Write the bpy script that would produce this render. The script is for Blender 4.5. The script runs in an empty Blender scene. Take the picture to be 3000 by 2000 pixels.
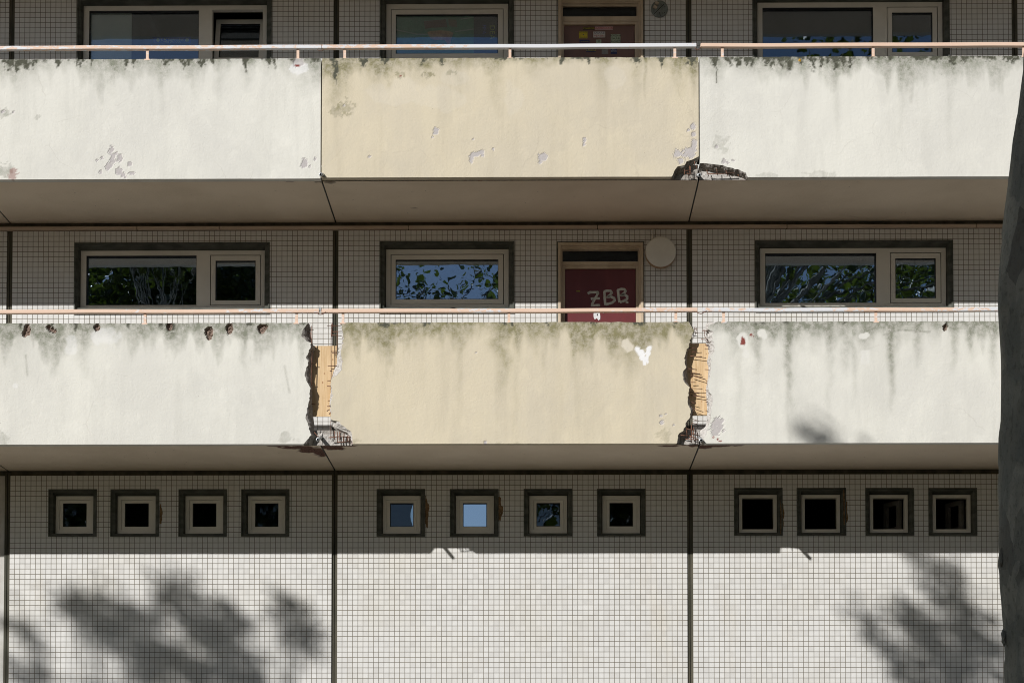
import bpy, math, random
import numpy as np
from mathutils import Vector
R = math.radians
random.seed(7)
sc = bpy.context.scene
col = sc.collection

# ------------------------------------------------------------------ camera
CD, CF, CX, CY = 20.327, 5462.97, 1541.65, 2268.98      # distance, focal length and principal point of the survey
YAW, PIT, EYE = 0.00876, 0.03352, 1.6
cam = bpy.data.cameras.new('camera'); co = bpy.data.objects.new('camera', cam); col.objects.link(co)
co.location = (0, -CD, EYE); co.rotation_euler = (math.pi/2+PIT, 0, YAW)
cam.sensor_width = 36; cam.lens = 36*CF/3000
cam.shift_x = -(CX-1500)/3000; cam.shift_y = (CY-1000)/3000
cam.clip_start = .1; cam.clip_end = 2000
sc.camera = co

# ------------------------------------------------------------------ sky, sun, exposure
LD = Vector((1.22, 1.35, -.925)).normalized()            # direction the sunlight travels
elev = math.asin(-LD.z)
w = bpy.data.worlds.new('World'); sc.world = w; w.use_nodes = True
nt = w.node_tree; nt.nodes.clear()
sky = nt.nodes.new('ShaderNodeTexSky'); sky.sky_type = 'NISHITA'; sky.sun_disc = False
sky.sun_elevation = elev; sky.sun_rotation = math.atan2(-LD.x, -LD.y)
sky.air_density = 1.0; sky.dust_density = .6; sky.ozone_density = 1.5
bg = nt.nodes.new('ShaderNodeBackground'); bg.inputs[1].default_value = .05
ow = nt.nodes.new('ShaderNodeOutputWorld')
nt.links.new(sky.outputs[0], bg.inputs[0]); nt.links.new(bg.outputs[0], ow.inputs[0])
sun = bpy.data.lights.new('sun', 'SUN'); so = bpy.data.objects.new('sun', sun); col.objects.link(so)
sun.energy = 4.75; sun.angle = R(.53); sun.color = (1, .975, .925)
so.rotation_euler = LD.to_track_quat('-Z', 'Y').to_euler(); so.location = (-20, -30, 30)
sc.view_settings.view_transform = 'Standard'; sc.view_settings.look = 'None'
sc.cycles.filter_width = 1.0
sc.view_settings.exposure = 0.0; sc.view_settings.gamma = 1

# ------------------------------------------------------------------ helpers
def ray(u, v):
    r = ((u-CX)/CF, 1.0, -(v-CY)/CF)
    c, s = math.cos(PIT), math.sin(PIT); r = (r[0], c*r[1]-s*r[2], s*r[1]+c*r[2])
    c, s = math.cos(YAW), math.sin(YAW); return (c*r[0]-s*r[1], s*r[0]+c*r[1], r[2])
def at(u, v, Y=0.0):                                     # survey pixel -> point on the vertical plane at Y
    r = ray(u, v); t = (Y+CD)/r[1]; return r[0]*t, EYE+r[2]*t
def atz(u, v, Z):
    r = ray(u, v); t = (Z-EYE)/r[2]; return r[0]*t, r[1]*t-CD
WP = {}
def wloc(o): return WP.get(o.name, Vector((0, 0, 0))) if o else Vector((0, 0, 0))
def link(name, data, loc, parent=None):
    o = bpy.data.objects.new(name, data); col.objects.link(o)
    loc = Vector(loc); WP[o.name] = loc
    if parent: o.parent = parent; o.location = loc-wloc(parent)
    else: o.location = loc
    return o
def tag(o, label=None, cat=None, group=None, kind=None):
    if label: o['label'] = label
    if cat: o['category'] = cat
    if group: o['group'] = group
    if kind: o['kind'] = kind
    return o
def empty(name, loc, label, cat, group=None):
    o = link(name, None, loc); o.empty_display_size = .2; return tag(o, label, cat, group)

class MB:
    def __init__(s): s.v = []; s.f = []; s.m = []; s.uv = {}
    def add(s, vs, fs, m=0):
        b = len(s.v); s.v += [tuple(p) for p in vs]
        for f in fs: s.f.append(tuple(i+b for i in f)); s.m.append(m)
        return b
    def box(s, x0, x1, y0, y1, z0, z1, m=0):
        s.add([(x0,y0,z0),(x1,y0,z0),(x1,y1,z0),(x0,y1,z0),(x0,y0,z1),(x1,y0,z1),(x1,y1,z1),(x0,y1,z1)],
              [(0,1,5,4),(1,2,6,5),(2,3,7,6),(3,0,4,7),(4,5,6,7),(3,2,1,0)], m); return s
    def plate(s, x0, x1, z0, z1, holes, y0, y1, m=0):     # slab with rectangular openings
        xs = sorted({x0, x1}|{h[i] for h in holes for i in (0,1) if x0 < h[i] < x1})
        zs = sorted({z0, z1}|{h[i] for h in holes for i in (2,3) if z0 < h[i] < z1})
        def solid(i, j):
            if i < 0 or j < 0 or i >= len(xs)-1 or j >= len(zs)-1: return False
            cx = (xs[i]+xs[i+1])/2; cz = (zs[j]+zs[j+1])/2
            return not any(h[0] < cx < h[1] and h[2] < cz < h[3] for h in holes)
        for i in range(len(xs)-1):
            for j in range(len(zs)-1):
                if not solid(i, j): continue
                a, b, c, d = xs[i], xs[i+1], zs[j], zs[j+1]
                s.add([(a,y0,c),(b,y0,c),(b,y0,d),(a,y0,d)], [(0,1,2,3)], m)
                s.add([(a,y1,c),(b,y1,c),(b,y1,d),(a,y1,d)], [(3,2,1,0)], m)
                if not solid(i-1, j): s.add([(a,y0,c),(a,y0,d),(a,y1,d),(a,y1,c)], [(0,1,2,3)], m)
                if not solid(i+1, j): s.add([(b,y0,c),(b,y1,c),(b,y1,d),(b,y0,d)], [(0,1,2,3)], m)
                if not solid(i, j-1): s.add([(a,y0,c),(a,y1,c),(b,y1,c),(b,y0,c)], [(0,1,2,3)], m)
                if not solid(i, j+1): s.add([(a,y0,d),(b,y0,d),(b,y1,d),(a,y1,d)], [(0,1,2,3)], m)
        return s
    def loops(s, L, m=0):                                 # nested rectangles (x0,x1,z0,z1,y)
        b = len(s.v)
        for (x0, x1, z0, z1, y) in L: s.v += [(x0,y,z0),(x1,y,z0),(x1,y,z1),(x0,y,z1)]
        for k in range(len(L)-1):
            for i in range(4):
                j = (i+1) % 4; s.f.append((b+4*k+i, b+4*k+j, b+4*k+4+j, b+4*k+4+i)); s.m.append(m)
        return s
    def tube(s, pts, r, n=6, m=0, caps=True):
        P = [Vector(p) for p in pts]; rs = r if isinstance(r, (list, tuple)) else [r]*len(P)
        b = len(s.v)
        for k, p in enumerate(P):
            d = (P[min(k+1, len(P)-1)]-P[max(k-1, 0)])
            d = d.normalized() if d.length > 1e-9 else Vector((0,0,1))
            a = d.cross(Vector((0,0,1)) if abs(d.z) < .9 else Vector((1,0,0))).normalized(); c = d.cross(a)
            for i in range(n):
                t = 2*math.pi*i/n; q = p+(a*math.cos(t)+c*math.sin(t))*rs[k]; s.v.append(tuple(q))
        for k in range(len(P)-1):
            for i in range(n):
                j = (i+1) % n; s.f.append((b+k*n+i, b+k*n+j, b+(k+1)*n+j, b+(k+1)*n+i)); s.m.append(m)
        if caps:
            s.f.append(tuple(range(b+n-1, b-1, -1))); s.m.append(m)
            e = b+(len(P)-1)*n; s.f.append(tuple(range(e, e+n))); s.m.append(m)
        return s
    def latheY(s, cx, cz, prof, n=48, m=0):               # prof: (radius, y); axis along Y
        b = len(s.v)
        for (r, y) in prof:
            for i in range(n):
                t = 2*math.pi*i/n; s.v.append((cx+r*math.cos(t), y, cz+r*math.sin(t)))
        for k in range(len(prof)-1):
            for i in range(n):
                j = (i+1) % n; s.f.append((b+k*n+i, b+k*n+j, b+(k+1)*n+j, b+(k+1)*n+i)); s.m.append(m)
        s.f.append(tuple(b+i for i in range(n))); s.m.append(m)
        return s
    def prismY(s, pts, y0, y1, m=0):                      # polygon (x,z) extruded along Y
        n = len(pts); b = len(s.v)
        s.v += [(p[0], y0, p[1]) for p in pts]+[(p[0], y1, p[1]) for p in pts]
        s.f.append(tuple(b+i for i in range(n))); s.m.append(m)
        s.f.append(tuple(b+n+i for i in reversed(range(n)))); s.m.append(m)
        for i in range(n):
            j = (i+1) % n; s.f.append((b+i, b+j, b+n+j, b+n+i)); s.m.append(m)
        return s
    def build(s, name, mats, parent=None, smooth=False, uvfun=None, attrs=None):
        V = np.array(s.v, dtype=float)
        lo, hi = V.min(0), V.max(0); loc = Vector(((lo[0]+hi[0])/2, (lo[1]+hi[1])/2, lo[2]))
        me = bpy.data.meshes.new(name)
        me.from_pydata((V-np.array(loc)).tolist(), [], s.f)
        for mt in (mats if isinstance(mats, (list, tuple)) else [mats]): me.materials.append(mt)
        if any(s.m): me.polygons.foreach_set('material_index', s.m)
        if uvfun:
            uv = me.uv_layers.new(name='uv')
            li = np.zeros(len(me.loops), dtype=int); me.loops.foreach_get('vertex_index', li)
            P = V[li]; a, b = uvfun(P); uv.data.foreach_set('uv', np.stack([a, b], 1).ravel())
        if attrs:
            for k, arr in attrs.items():
                at_ = me.attributes.new(k, 'FLOAT', 'POINT')
                full = np.zeros(len(V)); full[:len(arr)] = arr
                at_.data.foreach_set('value', full)
        if smooth: me.polygons.foreach_set('use_smooth', [True]*len(me.polygons))
        me.update()
        return link(name, me, loc, parent)

# value noise in numpy
def vnoise(x, y, seed=0):
    rs = np.random.RandomState(seed).rand(256, 256)
    xi = np.floor(x).astype(int); yi = np.floor(y).astype(int); fx = x-xi; fy = y-yi
    fx = fx*fx*(3-2*fx); fy = fy*fy*(3-2*fy)
    g = lambda a, b: rs[a % 256, b % 256]
    return (g(xi,yi)*(1-fx)+g(xi+1,yi)*fx)*(1-fy)+(g(xi,yi+1)*(1-fx)+g(xi+1,yi+1)*fx)*fy
def fbm(x, y, seed=0, o=4):
    t = 0; a = .5
    for k in range(o): t = t+a*vnoise(x*2**k+17*k, y*2**k+5*k, seed+k); a *= .5
    return t/(1-.5**o)
def sstep(a, b, x):
    t = np.clip((x-a)/(b-a), 0, 1); return t*t*(3-2*t)

# ------------------------------------------------------------------ materials
class NT:
    def __init__(s, name):
        s.mat = bpy.data.materials.new(name); s.mat.use_nodes = True; s.t = s.mat.node_tree
        s.t.nodes.clear(); s.out = s.n('ShaderNodeOutputMaterial')
    def n(s, ty, **k):
        nd = s.t.nodes.new(ty)
        for a, b in k.items(): setattr(nd, a, b)
        return nd
    def l(s, a, b): s.t.links.new(a, b)
    def setin(s, sock, val):
        if hasattr(val, 'is_linked') or isinstance(val, bpy.types.NodeSocket): s.l(val, sock)
        elif isinstance(val, (tuple, list)) and sock.type == 'RGBA': sock.default_value = tuple(val)+((1,) if len(val) == 3 else ())
        else: sock.default_value = val
    def math(s, op, a, b=None, c=None, clamp=False):
        nd = s.n('ShaderNodeMath', operation=op, use_clamp=clamp); s.setin(nd.inputs[0], a)
        if b is not None: s.setin(nd.inputs[1], b)
        if c is not None: s.setin(nd.inputs[2], c)
        return nd.outputs[0]
    def mix(s, f, a, b, mode='MIX'):
        nd = s.n('ShaderNodeMix', data_type='RGBA', blend_type=mode)
        s.setin(nd.inputs[0], f); s.setin(nd.inputs[6], a); s.setin(nd.inputs[7], b); return nd.outputs[2]
    def ramp(s, x, a, b, ca=0.0, cb=1.0):
        nd = s.n('ShaderNodeMapRange', interpolation_type='SMOOTHSTEP'); s.setin(nd.inputs[0], x)
        for i, v_ in zip((1,2,3,4), (a,b,ca,cb)): nd.inputs[i].default_value = v_
        return nd.outputs[0]
    def pos(s, scale=(1,1,1), off=(0,0,0)):
        g = s.n('ShaderNodeNewGeometry'); m = s.n('ShaderNodeMapping')
        s.l(g.outputs['Position'], m.inputs[0]); m.inputs['Scale'].default_value = scale; m.inputs['Location'].default_value = off
        return m.outputs[0]
    def noise(s, vec, scale, detail=4, rough=.55, dist=0):
        nd = s.n('ShaderNodeTexNoise'); s.l(vec, nd.inputs['Vector']); nd.inputs['Scale'].default_value = scale
        nd.inputs['Detail'].default_value = detail; nd.inputs['Roughness'].default_value = rough; nd.inputs['Distortion'].default_value = dist
        return nd.outputs[0]
    def voro(s, vec, scale, feature='F1'):
        nd = s.n('ShaderNodeTexVoronoi', feature=feature); s.l(vec, nd.inputs['Vector']); nd.inputs['Scale'].default_value = scale
        return nd
    def attr(s, name):
        nd = s.n('ShaderNodeAttribute', attribute_name=name); return nd.outputs['Fac']
    def bump(s, h, strength=.5, dist=.01, normal=None):
        nd = s.n('ShaderNodeBump'); s.setin(nd.inputs['Height'], h); nd.inputs['Strength'].default_value = strength; nd.inputs['Distance'].default_value = dist
        if normal is not None: s.l(normal, nd.inputs['Normal'])
        return nd.outputs[0]
    def pbr(s, colr, rough=.8, normal=None, metal=0, spec=.5, **k):
        p = s.n('ShaderNodeBsdfPrincipled'); s.setin(p.inputs['Base Color'], colr); s.setin(p.inputs['Roughness'], rough)
        p.inputs['Metallic'].default_value = metal; p.inputs['Specular IOR Level'].default_value = spec
        if normal is not None: s.l(normal, p.inputs['Normal'])
        s.l(p.outputs[0], s.out.inputs[0]); return s.mat

def mat_tile():
    t = NT('mosaic_tile'); uv = t.n('ShaderNodeUVMap', uv_map='uv'); sp = t.n('ShaderNodeSeparateXYZ'); t.l(uv.outputs[0], sp.inputs[0])
    ms = []
    wob = t.noise(t.pos(), 9, 2)
    for i in (0, 1):
        fr = t.math('FRACT', sp.outputs[i]); d = t.math('ABSOLUTE', t.math('SUBTRACT', fr, .5))
        ms.append(d)
    d = t.math('MAXIMUM', ms[0], ms[1])
    gw = t.math('MULTIPLY_ADD', wob, .02, .437)
    mask = t.math('MULTIPLY', t.math('SUBTRACT', d, gw), 60, clamp=True)
    fl = t.n('ShaderNodeVectorMath', operation='FLOOR'); t.l(uv.outputs[0], fl.inputs[0])
    wn = t.n('ShaderNodeTexWhiteNoise', noise_dimensions='2D'); t.l(fl.outputs[0], wn.inputs['Vector'])
    big = t.noise(t.pos(), .9, 5, .6)
    base = t.mix(t.ramp(big, .45, .70), (.70,.695,.69), (.685,.67,.64))
    base = t.mix(t.math('POWER', wn.outputs[0], 3.0), base, t.mix(.15, base, (.48,.45,.42)))
    speck = t.noise(t.pos((1,1,.35)), 26, 6, .7)
    base = t.mix(t.ramp(speck, .64, .76, 0, .3), base, (.46,.41,.34))
    stn = t.noise(t.pos((1,1,.3), (4,0,2)), 1.1, 5, .65); base = t.mix(t.ramp(stn, .58, .74, 0, .28), base, (.60,.52,.40))
    gcol = t.mix(t.noise(t.pos(), 5, 3), (.07,.062,.047), (.26,.225,.175))
    c = t.mix(mask, base, gcol)
    n1 = t.bump(t.math('SUBTRACT', 1, mask), .6, .003)
    vm = t.n('ShaderNodeVectorMath', operation='MULTIPLY_ADD'); t.l(wn.outputs[1], vm.inputs[0]); vm.inputs[1].default_value = (.06,.06,.06); vm.inputs[2].default_value = (-.03,-.03,-.03)
    va = t.n('ShaderNodeVectorMath', operation='ADD'); t.l(n1, va.inputs[0]); t.l(vm.outputs[0], va.inputs[1])
    vn = t.n('ShaderNodeVectorMath', operation='NORMALIZE'); t.l(va.outputs[0], vn.inputs[0])
    return t.pbr(c, t.math('MULTIPLY_ADD', mask, .5, .38), vn.outputs[0], spec=.4)

def mat_plaster(name, c1, c2, grimec, greenc):
    t = NT(name); P = t.pos()
    big = t.noise(t.pos((1,1,.55)), 1.3, 7, .68, .4)
    st = t.noise(t.pos((1,1,.10)), 7, 5, .6)
    base = t.mix(t.ramp(big, .35, .65), c1, tuple(x*.97 for x in c2))
    base = t.mix(t.ramp(st, .46, .72, 0, .38), base, tuple(x*.80 for x in c1))
    blot = t.noise(t.pos(off=(3,0,9)), 4, 5, .65)
    base = t.mix(t.ramp(blot, .55, .7, 0, .22), base, tuple(min(.9, x*1.14) for x in c1))
    fine = t.noise(P, 75, 5, .75); mid = t.noise(P, 14, 5, .7)
    g = t.attr('grime')
    gm = t.math('MULTIPLY', g, t.math('MULTIPLY_ADD', fine, 1.2, t.math('MULTIPLY_ADD', mid, 2.0, -.75)), clamp=True)
    gc = t.mix(t.ramp(mid, .4, .62), grimec, greenc)
    base = t.mix(gm, base, gc)
    base = t.mix(t.attr('moss'), base, t.mix(fine, (.025,.028,.02), (.15,.15,.115)))
    base = t.mix(t.attr('fresh'), base, (.84,.84,.86))
    bare = t.math('MULTIPLY', t.attr('bare'), t.ramp(fine, .25, .4), clamp=True)
    base = t.mix(bare, base, t.mix(mid, (.44,.41,.42), (.56,.53,.52)))
    base = t.mix(t.attr('red'), base, t.mix(fine, (.16,.03,.03), (.32,.10,.08)))
    hole = t.attr('hole')
    base = t.mix(hole, base, t.mix(fine, (.07,.045,.035), (.40,.30,.25)))
    sk = t.n('ShaderNodeTexVoronoi'); t.l(P, sk.inputs['Vector']); sk.inputs['Scale'].default_value = 7.0
    base = t.mix(t.ramp(sk.outputs[0], .012, .03, .55, 0), base, (.10,.08,.06))
    dn = t.n('ShaderNodeMix', data_type='VECTOR'); dn.inputs[0].default_value = .25; t.l(P, dn.inputs[4])
    dnn = t.n('ShaderNodeTexNoise'); t.l(P, dnn.inputs['Vector']); dnn.inputs['Scale'].default_value = 2.5; dnn.inputs['Detail'].default_value = 5; t.l(dnn.outputs[1], dn.inputs[5])
    ve = t.n('ShaderNodeTexVoronoi', feature='DISTANCE_TO_EDGE'); t.l(dn.outputs[1], ve.inputs['Vector']); ve.inputs['Scale'].default_value = 1.5
    cm = t.math('MULTIPLY', t.ramp(ve.outputs[0], .002, .007, 1, 0), t.ramp(t.noise(t.pos(off=(7,1,4)), 1.6, 3), .54, .66))
    base = t.mix(t.math('MULTIPLY', cm, .13), base, (.25,.22,.18))
    lump = t.noise(t.pos(), 34, 4, .6, .5); lump2 = t.noise(P, 95, 3, .6)
    h = t.math('ADD', t.math('MULTIPLY', lump, 1.0), t.math('MULTIPLY', lump2, .45))
    h = t.math('SUBTRACT', h, t.math('MULTIPLY', bare, 2.6))
    big_h = t.noise(P, 3.2, 3, .5)
    h = t.math('MULTIPLY_ADD', big_h, 1.6, h)
    h = t.math('MULTIPLY_ADD', t.math('MULTIPLY', g, fine), 1.2, h)
    return t.pbr(base, .92, t.bump(h, .40, .006), spec=.2)

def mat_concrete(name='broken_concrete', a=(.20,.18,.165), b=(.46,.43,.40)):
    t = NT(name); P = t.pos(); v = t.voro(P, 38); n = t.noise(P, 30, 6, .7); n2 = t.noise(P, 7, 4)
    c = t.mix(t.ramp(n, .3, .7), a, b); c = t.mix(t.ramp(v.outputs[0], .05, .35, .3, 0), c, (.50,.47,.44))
    c = t.mix(t.ramp(n2, .6, .72, 0, .5), c, (.22,.09,.05))
    h = t.math('ADD', n, t.math('MULTIPLY', v.outputs[0], .7))
    return t.pbr(c, .95, t.bump(h, .6, .010), spec=.15)

def mat_soffit():
    t = NT('painted_soffit'); P = t.pos(); n = t.noise(P, 1.2, 5, .6); f = t.noise(P, 20, 5, .7)
    c = t.mix(t.ramp(n, .35, .7), (.80,.69,.56), (.72,.615,.49)); c = t.mix(t.ramp(f, .66, .74, 0, .5), c, (.20,.16,.12))
    sp = t.voro(P, 6); c = t.mix(t.ramp(sp.outputs[0], .02, .05, .7, 0), c, (.08,.06,.05))
    red = t.attr('red'); f2 = t.noise(P, 60, 4, .7)
    c = t.mix(red, c, t.mix(t.ramp(f2, .35, .65), (.05,.028,.022), (.24,.13,.10)))
    c = t.mix(t.attr('grime'), c, (.13,.10,.07))
    return t.pbr(c, .9, t.bump(t.math('SUBTRACT', f, t.math('MULTIPLY', red, t.math('ADD', f2, 1))), .35, .01), spec=.2)

def mat_simple(name, c1, c2, scale=12, rough=.6, bump=.15, metal=0, spec=.5, stretch=(1,1,1), lo=.35, hi=.65, bs=4):
    t = NT(name); n = t.noise(t.pos(stretch), scale, 5, .6); f = t.noise(t.pos(stretch), scale*bs, 3, .6)
    c = t.mix(t.ramp(n, lo, hi), c1, c2)
    return t.pbr(c, t.math('MULTIPLY_ADD', f, .2, rough-.1), t.bump(f, bump, .003) if bump else None, metal=metal, spec=spec)

def mat_rail():
    t = NT('peeling_peach_paint'); a = t.noise(t.pos((.35,1,1)), 34, 7, .72); fl = t.attr('flake')
    m = t.math('MULTIPLY', t.math('SUBTRACT', t.math('ADD', a, fl), .98), 18, clamp=True)
    c = t.mix(m, t.mix(t.noise(t.pos(), 6, 3), (.72,.50,.38), (.76,.58,.47)), (.70,.71,.75))
    rs = t.noise(t.pos(off=(5,2,1)), 40, 4, .7); c = t.mix(t.ramp(rs, .68, .74, 0, .7), c, (.16,.06,.03))
    return t.pbr(c, t.math('MULTIPLY_ADD', m, -.1, .6), t.bump(m, .3, .001), spec=.4)

def mat_glass(name='window_glass', refl=.36, tint=(.95,.96,.95), rough=0.0, wav=.0008, wscale=3.2):
    t = NT(name)
    gl = t.n('ShaderNodeBsdfGlossy'); gl.inputs['Roughness'].default_value = rough; gl.inputs['Color'].default_value = (.66,.80,1,1)
    tr = t.n('ShaderNodeBsdfTransparent'); tr.inputs['Color'].default_value = tint+(1,)
    n = t.noise(t.pos(), wscale, 2, .45); t.l(t.bump(n, 1.0, wav), gl.inputs['Normal'])
    fr = t.n('ShaderNodeFresnel'); fr.inputs[0].default_value = 1.5
    f = t.math('ADD', fr.outputs[0], refl-.04, clamp=True)
    mx = t.n('ShaderNodeMixShader'); t.l(f, mx.inputs[0]); t.l(tr.outputs[0], mx.inputs[1]); t.l(gl.outputs[0], mx.inputs[2])
    t.l(mx.outputs[0], t.out.inputs[0]); return t.mat

def mat_ply():
    t = NT('plywood'); g = t.noise(t.pos((22,1,1.3)), 2.2, 5, .6, .6); k = t.voro(t.pos((1.6,1,1)), 9)
    c = t.mix(t.ramp(g, .35, .66), (.70,.52,.32), (.57,.39,.21)); c = t.mix(t.ramp(k.outputs[0], .05, .16, .75, 0), c, (.30,.13,.05))
    return t.pbr(c, .7, t.bump(g, .15, .002), spec=.3)

def mat_bark():
    t = NT('plane_bark'); P = t.pos((1.5,1.5,.75)); v = t.voro(P, 3.6); n = t.noise(P, 5, 5, .6, .5)
    v2 = t.n('ShaderNodeTexVoronoi', feature='F1'); nd = t.noise(P, 7, 4)
    add = t.n('ShaderNodeMix', data_type='VECTOR'); add.inputs[0].default_value = .16
    t.l(P, add.inputs[4]); nn = t.n('ShaderNodeTexNoise'); t.l(P, nn.inputs['Vector']); nn.inputs['Scale'].default_value = 4; t.l(nn.outputs[1], add.inputs[5])
    t.l(add.outputs[1], v2.inputs['Vector']); v2.inputs['Scale'].default_value = 4.2
    wn = t.n('ShaderNodeTexWhiteNoise', noise_dimensions='3D'); t.l(v2.outputs['Position'], wn.inputs['Vector'])
    c = t.mix(t.ramp(wn.outputs[0], .3, .6), (.22,.225,.195), (.31,.31,.265))
    c = t.mix(t.ramp(wn.outputs[0], .80, .83, 0, .6), c, (.07,.066,.06))
    c = t.mix(t.ramp(n, .4, .7, 0, .7), c, (.17,.185,.17))
    fb_ = t.noise(P, 26, 5, .7); c = t.mix(t.ramp(fb_, .5, .68, 0, .5), c, (.07,.07,.06))
    lent = t.noise(t.pos((1,1,5)), 22, 3, .6); c = t.mix(t.ramp(lent, .62, .7, 0, .45), c, (.11,.11,.10))
    h = t.math('ADD', t.math('MULTIPLY', t.ramp(wn.outputs[0], .80, .83), .8), t.math('MULTIPLY', n, .7))
    return t.pbr(c, .8, t.bump(t.math('ADD', h, t.math('MULTIPLY', fb_, .5)), 1.0, .03), spec=.25)

def mat_leaf(name, c1, c2):
    t = NT(name); oi = t.noise(t.pos(), 2.2, 2)
    c = t.mix(oi, c1, c2); d = t.n('ShaderNodeBsdfPrincipled'); t.l(c, d.inputs['Base Color']); d.inputs['Roughness'].default_value = .45
    tr = t.n('ShaderNodeBsdfTranslucent'); t.l(t.mix(.5, c, (.20,.30,.03)), tr.inputs[0])
    mx = t.n('ShaderNodeMixShader'); mx.inputs[0].default_value = .28; t.l(d.outputs[0], mx.inputs[1]); t.l(tr.outputs[0], mx.inputs[2])
    t.l(mx.outputs[0], t.out.inputs[0]); return t.mat

M = dict(
    tile=mat_tile(),
    white=mat_plaster('off_white_render', (.735,.725,.675), (.685,.675,.635), (.27,.265,.23), (.24,.25,.20)),
    cream=mat_plaster('cream_render', (.66,.59,.455), (.62,.56,.45), (.28,.26,.19), (.25,.23,.13)),
    conc=mat_concrete(), soff=mat_soffit(),
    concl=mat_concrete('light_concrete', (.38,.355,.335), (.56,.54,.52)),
    pier=mat_simple('pier_render', (.60,.59,.57), (.50,.48,.45), 4, .9, .5),
    dark=mat_simple('weathered_grey_cladding', (.050,.056,.046), (.10,.105,.09), 5, .7, .3, stretch=(1,1,3)),
    joint=mat_simple('joint_sealant', (.045,.045,.03), (.10,.09,.065), 8, .8, .4, stretch=(1,1,.2)),
    black=mat_simple('rubber_gasket', (.012,.012,.012), (.02,.02,.018), 8, .6, 0),
    pvc=mat_simple('upvc_frame', (.76,.73,.67), (.68,.655,.60), 3, .42, .03, lo=.3, hi=.75),
    strip=mat_simple('beige_strip_paint', (.60,.49,.40), (.52,.41,.33), 5, .7, .2, stretch=(.3,1,1)),
    wood=mat_simple('cream_wood_paint', (.62,.52,.40), (.52,.42,.31), 6, .55, .3, stretch=(1,1,.3)),
    rail=mat_rail(), rust=mat_simple('rusty_steel', (.10,.05,.035), (.22,.10,.06), 60, .85, .4),
    galv=mat_simple('galvanised_steel', (.60,.62,.64), (.42,.43,.44), 30, .4, .1, metal=.6),
    glass=mat_glass(), glassd=mat_glass('transom_glass', .05, (.3,.33,.30), .05),
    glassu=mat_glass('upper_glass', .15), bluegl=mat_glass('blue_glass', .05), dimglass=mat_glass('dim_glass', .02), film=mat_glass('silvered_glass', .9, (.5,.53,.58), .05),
    redd=mat_simple('dark_red_door_paint', (.155,.028,.032), (.125,.022,.026), 5, .42, .1, stretch=(1,1,.3)),
    brownd=mat_simple('brown_red_door_paint', (.18,.095,.075), (.15,.08,.063), 5, .42, .1, stretch=(1,1,.3)),
    opal=mat_simple('dusty_opal_plastic', (.80,.785,.74), (.74,.72,.68), 5, .5, .04),
    plate=mat_simple('grey_lamp_plate', (.22,.25,.24), (.15,.17,.165), 25, .6, .2),
    brown=mat_simple('old_lamp_rim', (.50,.34,.21), (.42,.28,.18), 8, .6, .1),
    cer=mat_simple('beige_terminal', (.55,.46,.38), (.45,.38,.30), 20, .6, .1),
    ply=mat_ply(), bark=mat_bark(),
    leaf=mat_leaf('plane_leaf', (.028,.05,.010), (.07,.085,.015)),
    leafd=mat_leaf('dark_plane_leaf', (.020,.036,.008), (.05,.065,.012)),
    shadef=mat_simple('shaded_frame', (.17,.16,.145), (.12,.115,.10), 5, .7, .1),  # upvc darkened in its colour to imitate the shade indoors
    added_dark_strip=mat_simple('added_dark_strip', (.035,.055,.018), (.06,.07,.03), 3, .95, .4),
    bounce_strip=mat_simple('bounce_strip_tone', (.085,.068,.048), (.06,.05,.036), 1.5, .9, .3, bs=20),
    ground=mat_simple('sandy_ground', (.26,.185,.115), (.20,.14,.09), .8, .9, .3, bs=30),
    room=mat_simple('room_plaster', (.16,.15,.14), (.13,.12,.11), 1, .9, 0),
    mortar=mat_concrete('brown_mortar', (.12,.075,.04), (.30,.20,.11)),
    blind=mat_simple('grey_green_blind', (.72,.78,.70), (.64,.70,.64), 2, .9, 0),
    paintw=mat_simple('brushed_grey_paint', (.62,.62,.58), (.40,.40,.38), 30, .6, .2, stretch=(1,1,.4), lo=.4, hi=.75),
)
def flat(name, c, rough=.6): return mat_simple(name, c, tuple(x*.82 for x in c), 20, rough, 0)

# ------------------------------------------------------------------ levels and bays
Z1 = 5.6306; H = 2.75; Z = [Z1, Z1+H, Z1+2*H]            # undersides of the three galleries
D = 1.35; TH = .085; SLAB = .16; PH = 1.2525             # balcony depth, parapet thickness, slab thickness, parapet height
XJ = [-9.48, -5.881, -2.281, 1.615, 5.208, 8.8]          # bay joints
PITCH = .0573; JW = .031

# ------------------------------------------------------------------ ground
g = MB(); g.add([(-300,-300,0),(300,-300,0),(300,300,0),(-300,300,0)], [(0,1,2,3)]); tag(g.build('ground', M['ground']), kind='structure')
g = MB(); g.add([(-60,-11,.004),(60,-11,.004),(60,-4.8,.004),(-60,-4.8,.004)], [(0,1,2,3)]); tag(g.build('added_dark_strip', M['added_dark_strip']), kind='structure')  # unseen dark strip added to cut light bounced onto the lower wall
g = MB(); g.add([(-60,-4.8,.006),(60,-4.8,.006),(60,0,.006),(-60,0,.006)], [(0,1,2,3)]); tag(g.build('added_bounce_strip', M['bounce_strip']), kind='structure')  # unseen strip added to set the light bounced up under the galleries

# ------------------------------------------------------------------ building
bld = empty('apartment_building', (0, 0, 0), 'tiled apartment block with open gallery balconies, crumbling cream and off white parapets', 'building')

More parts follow.
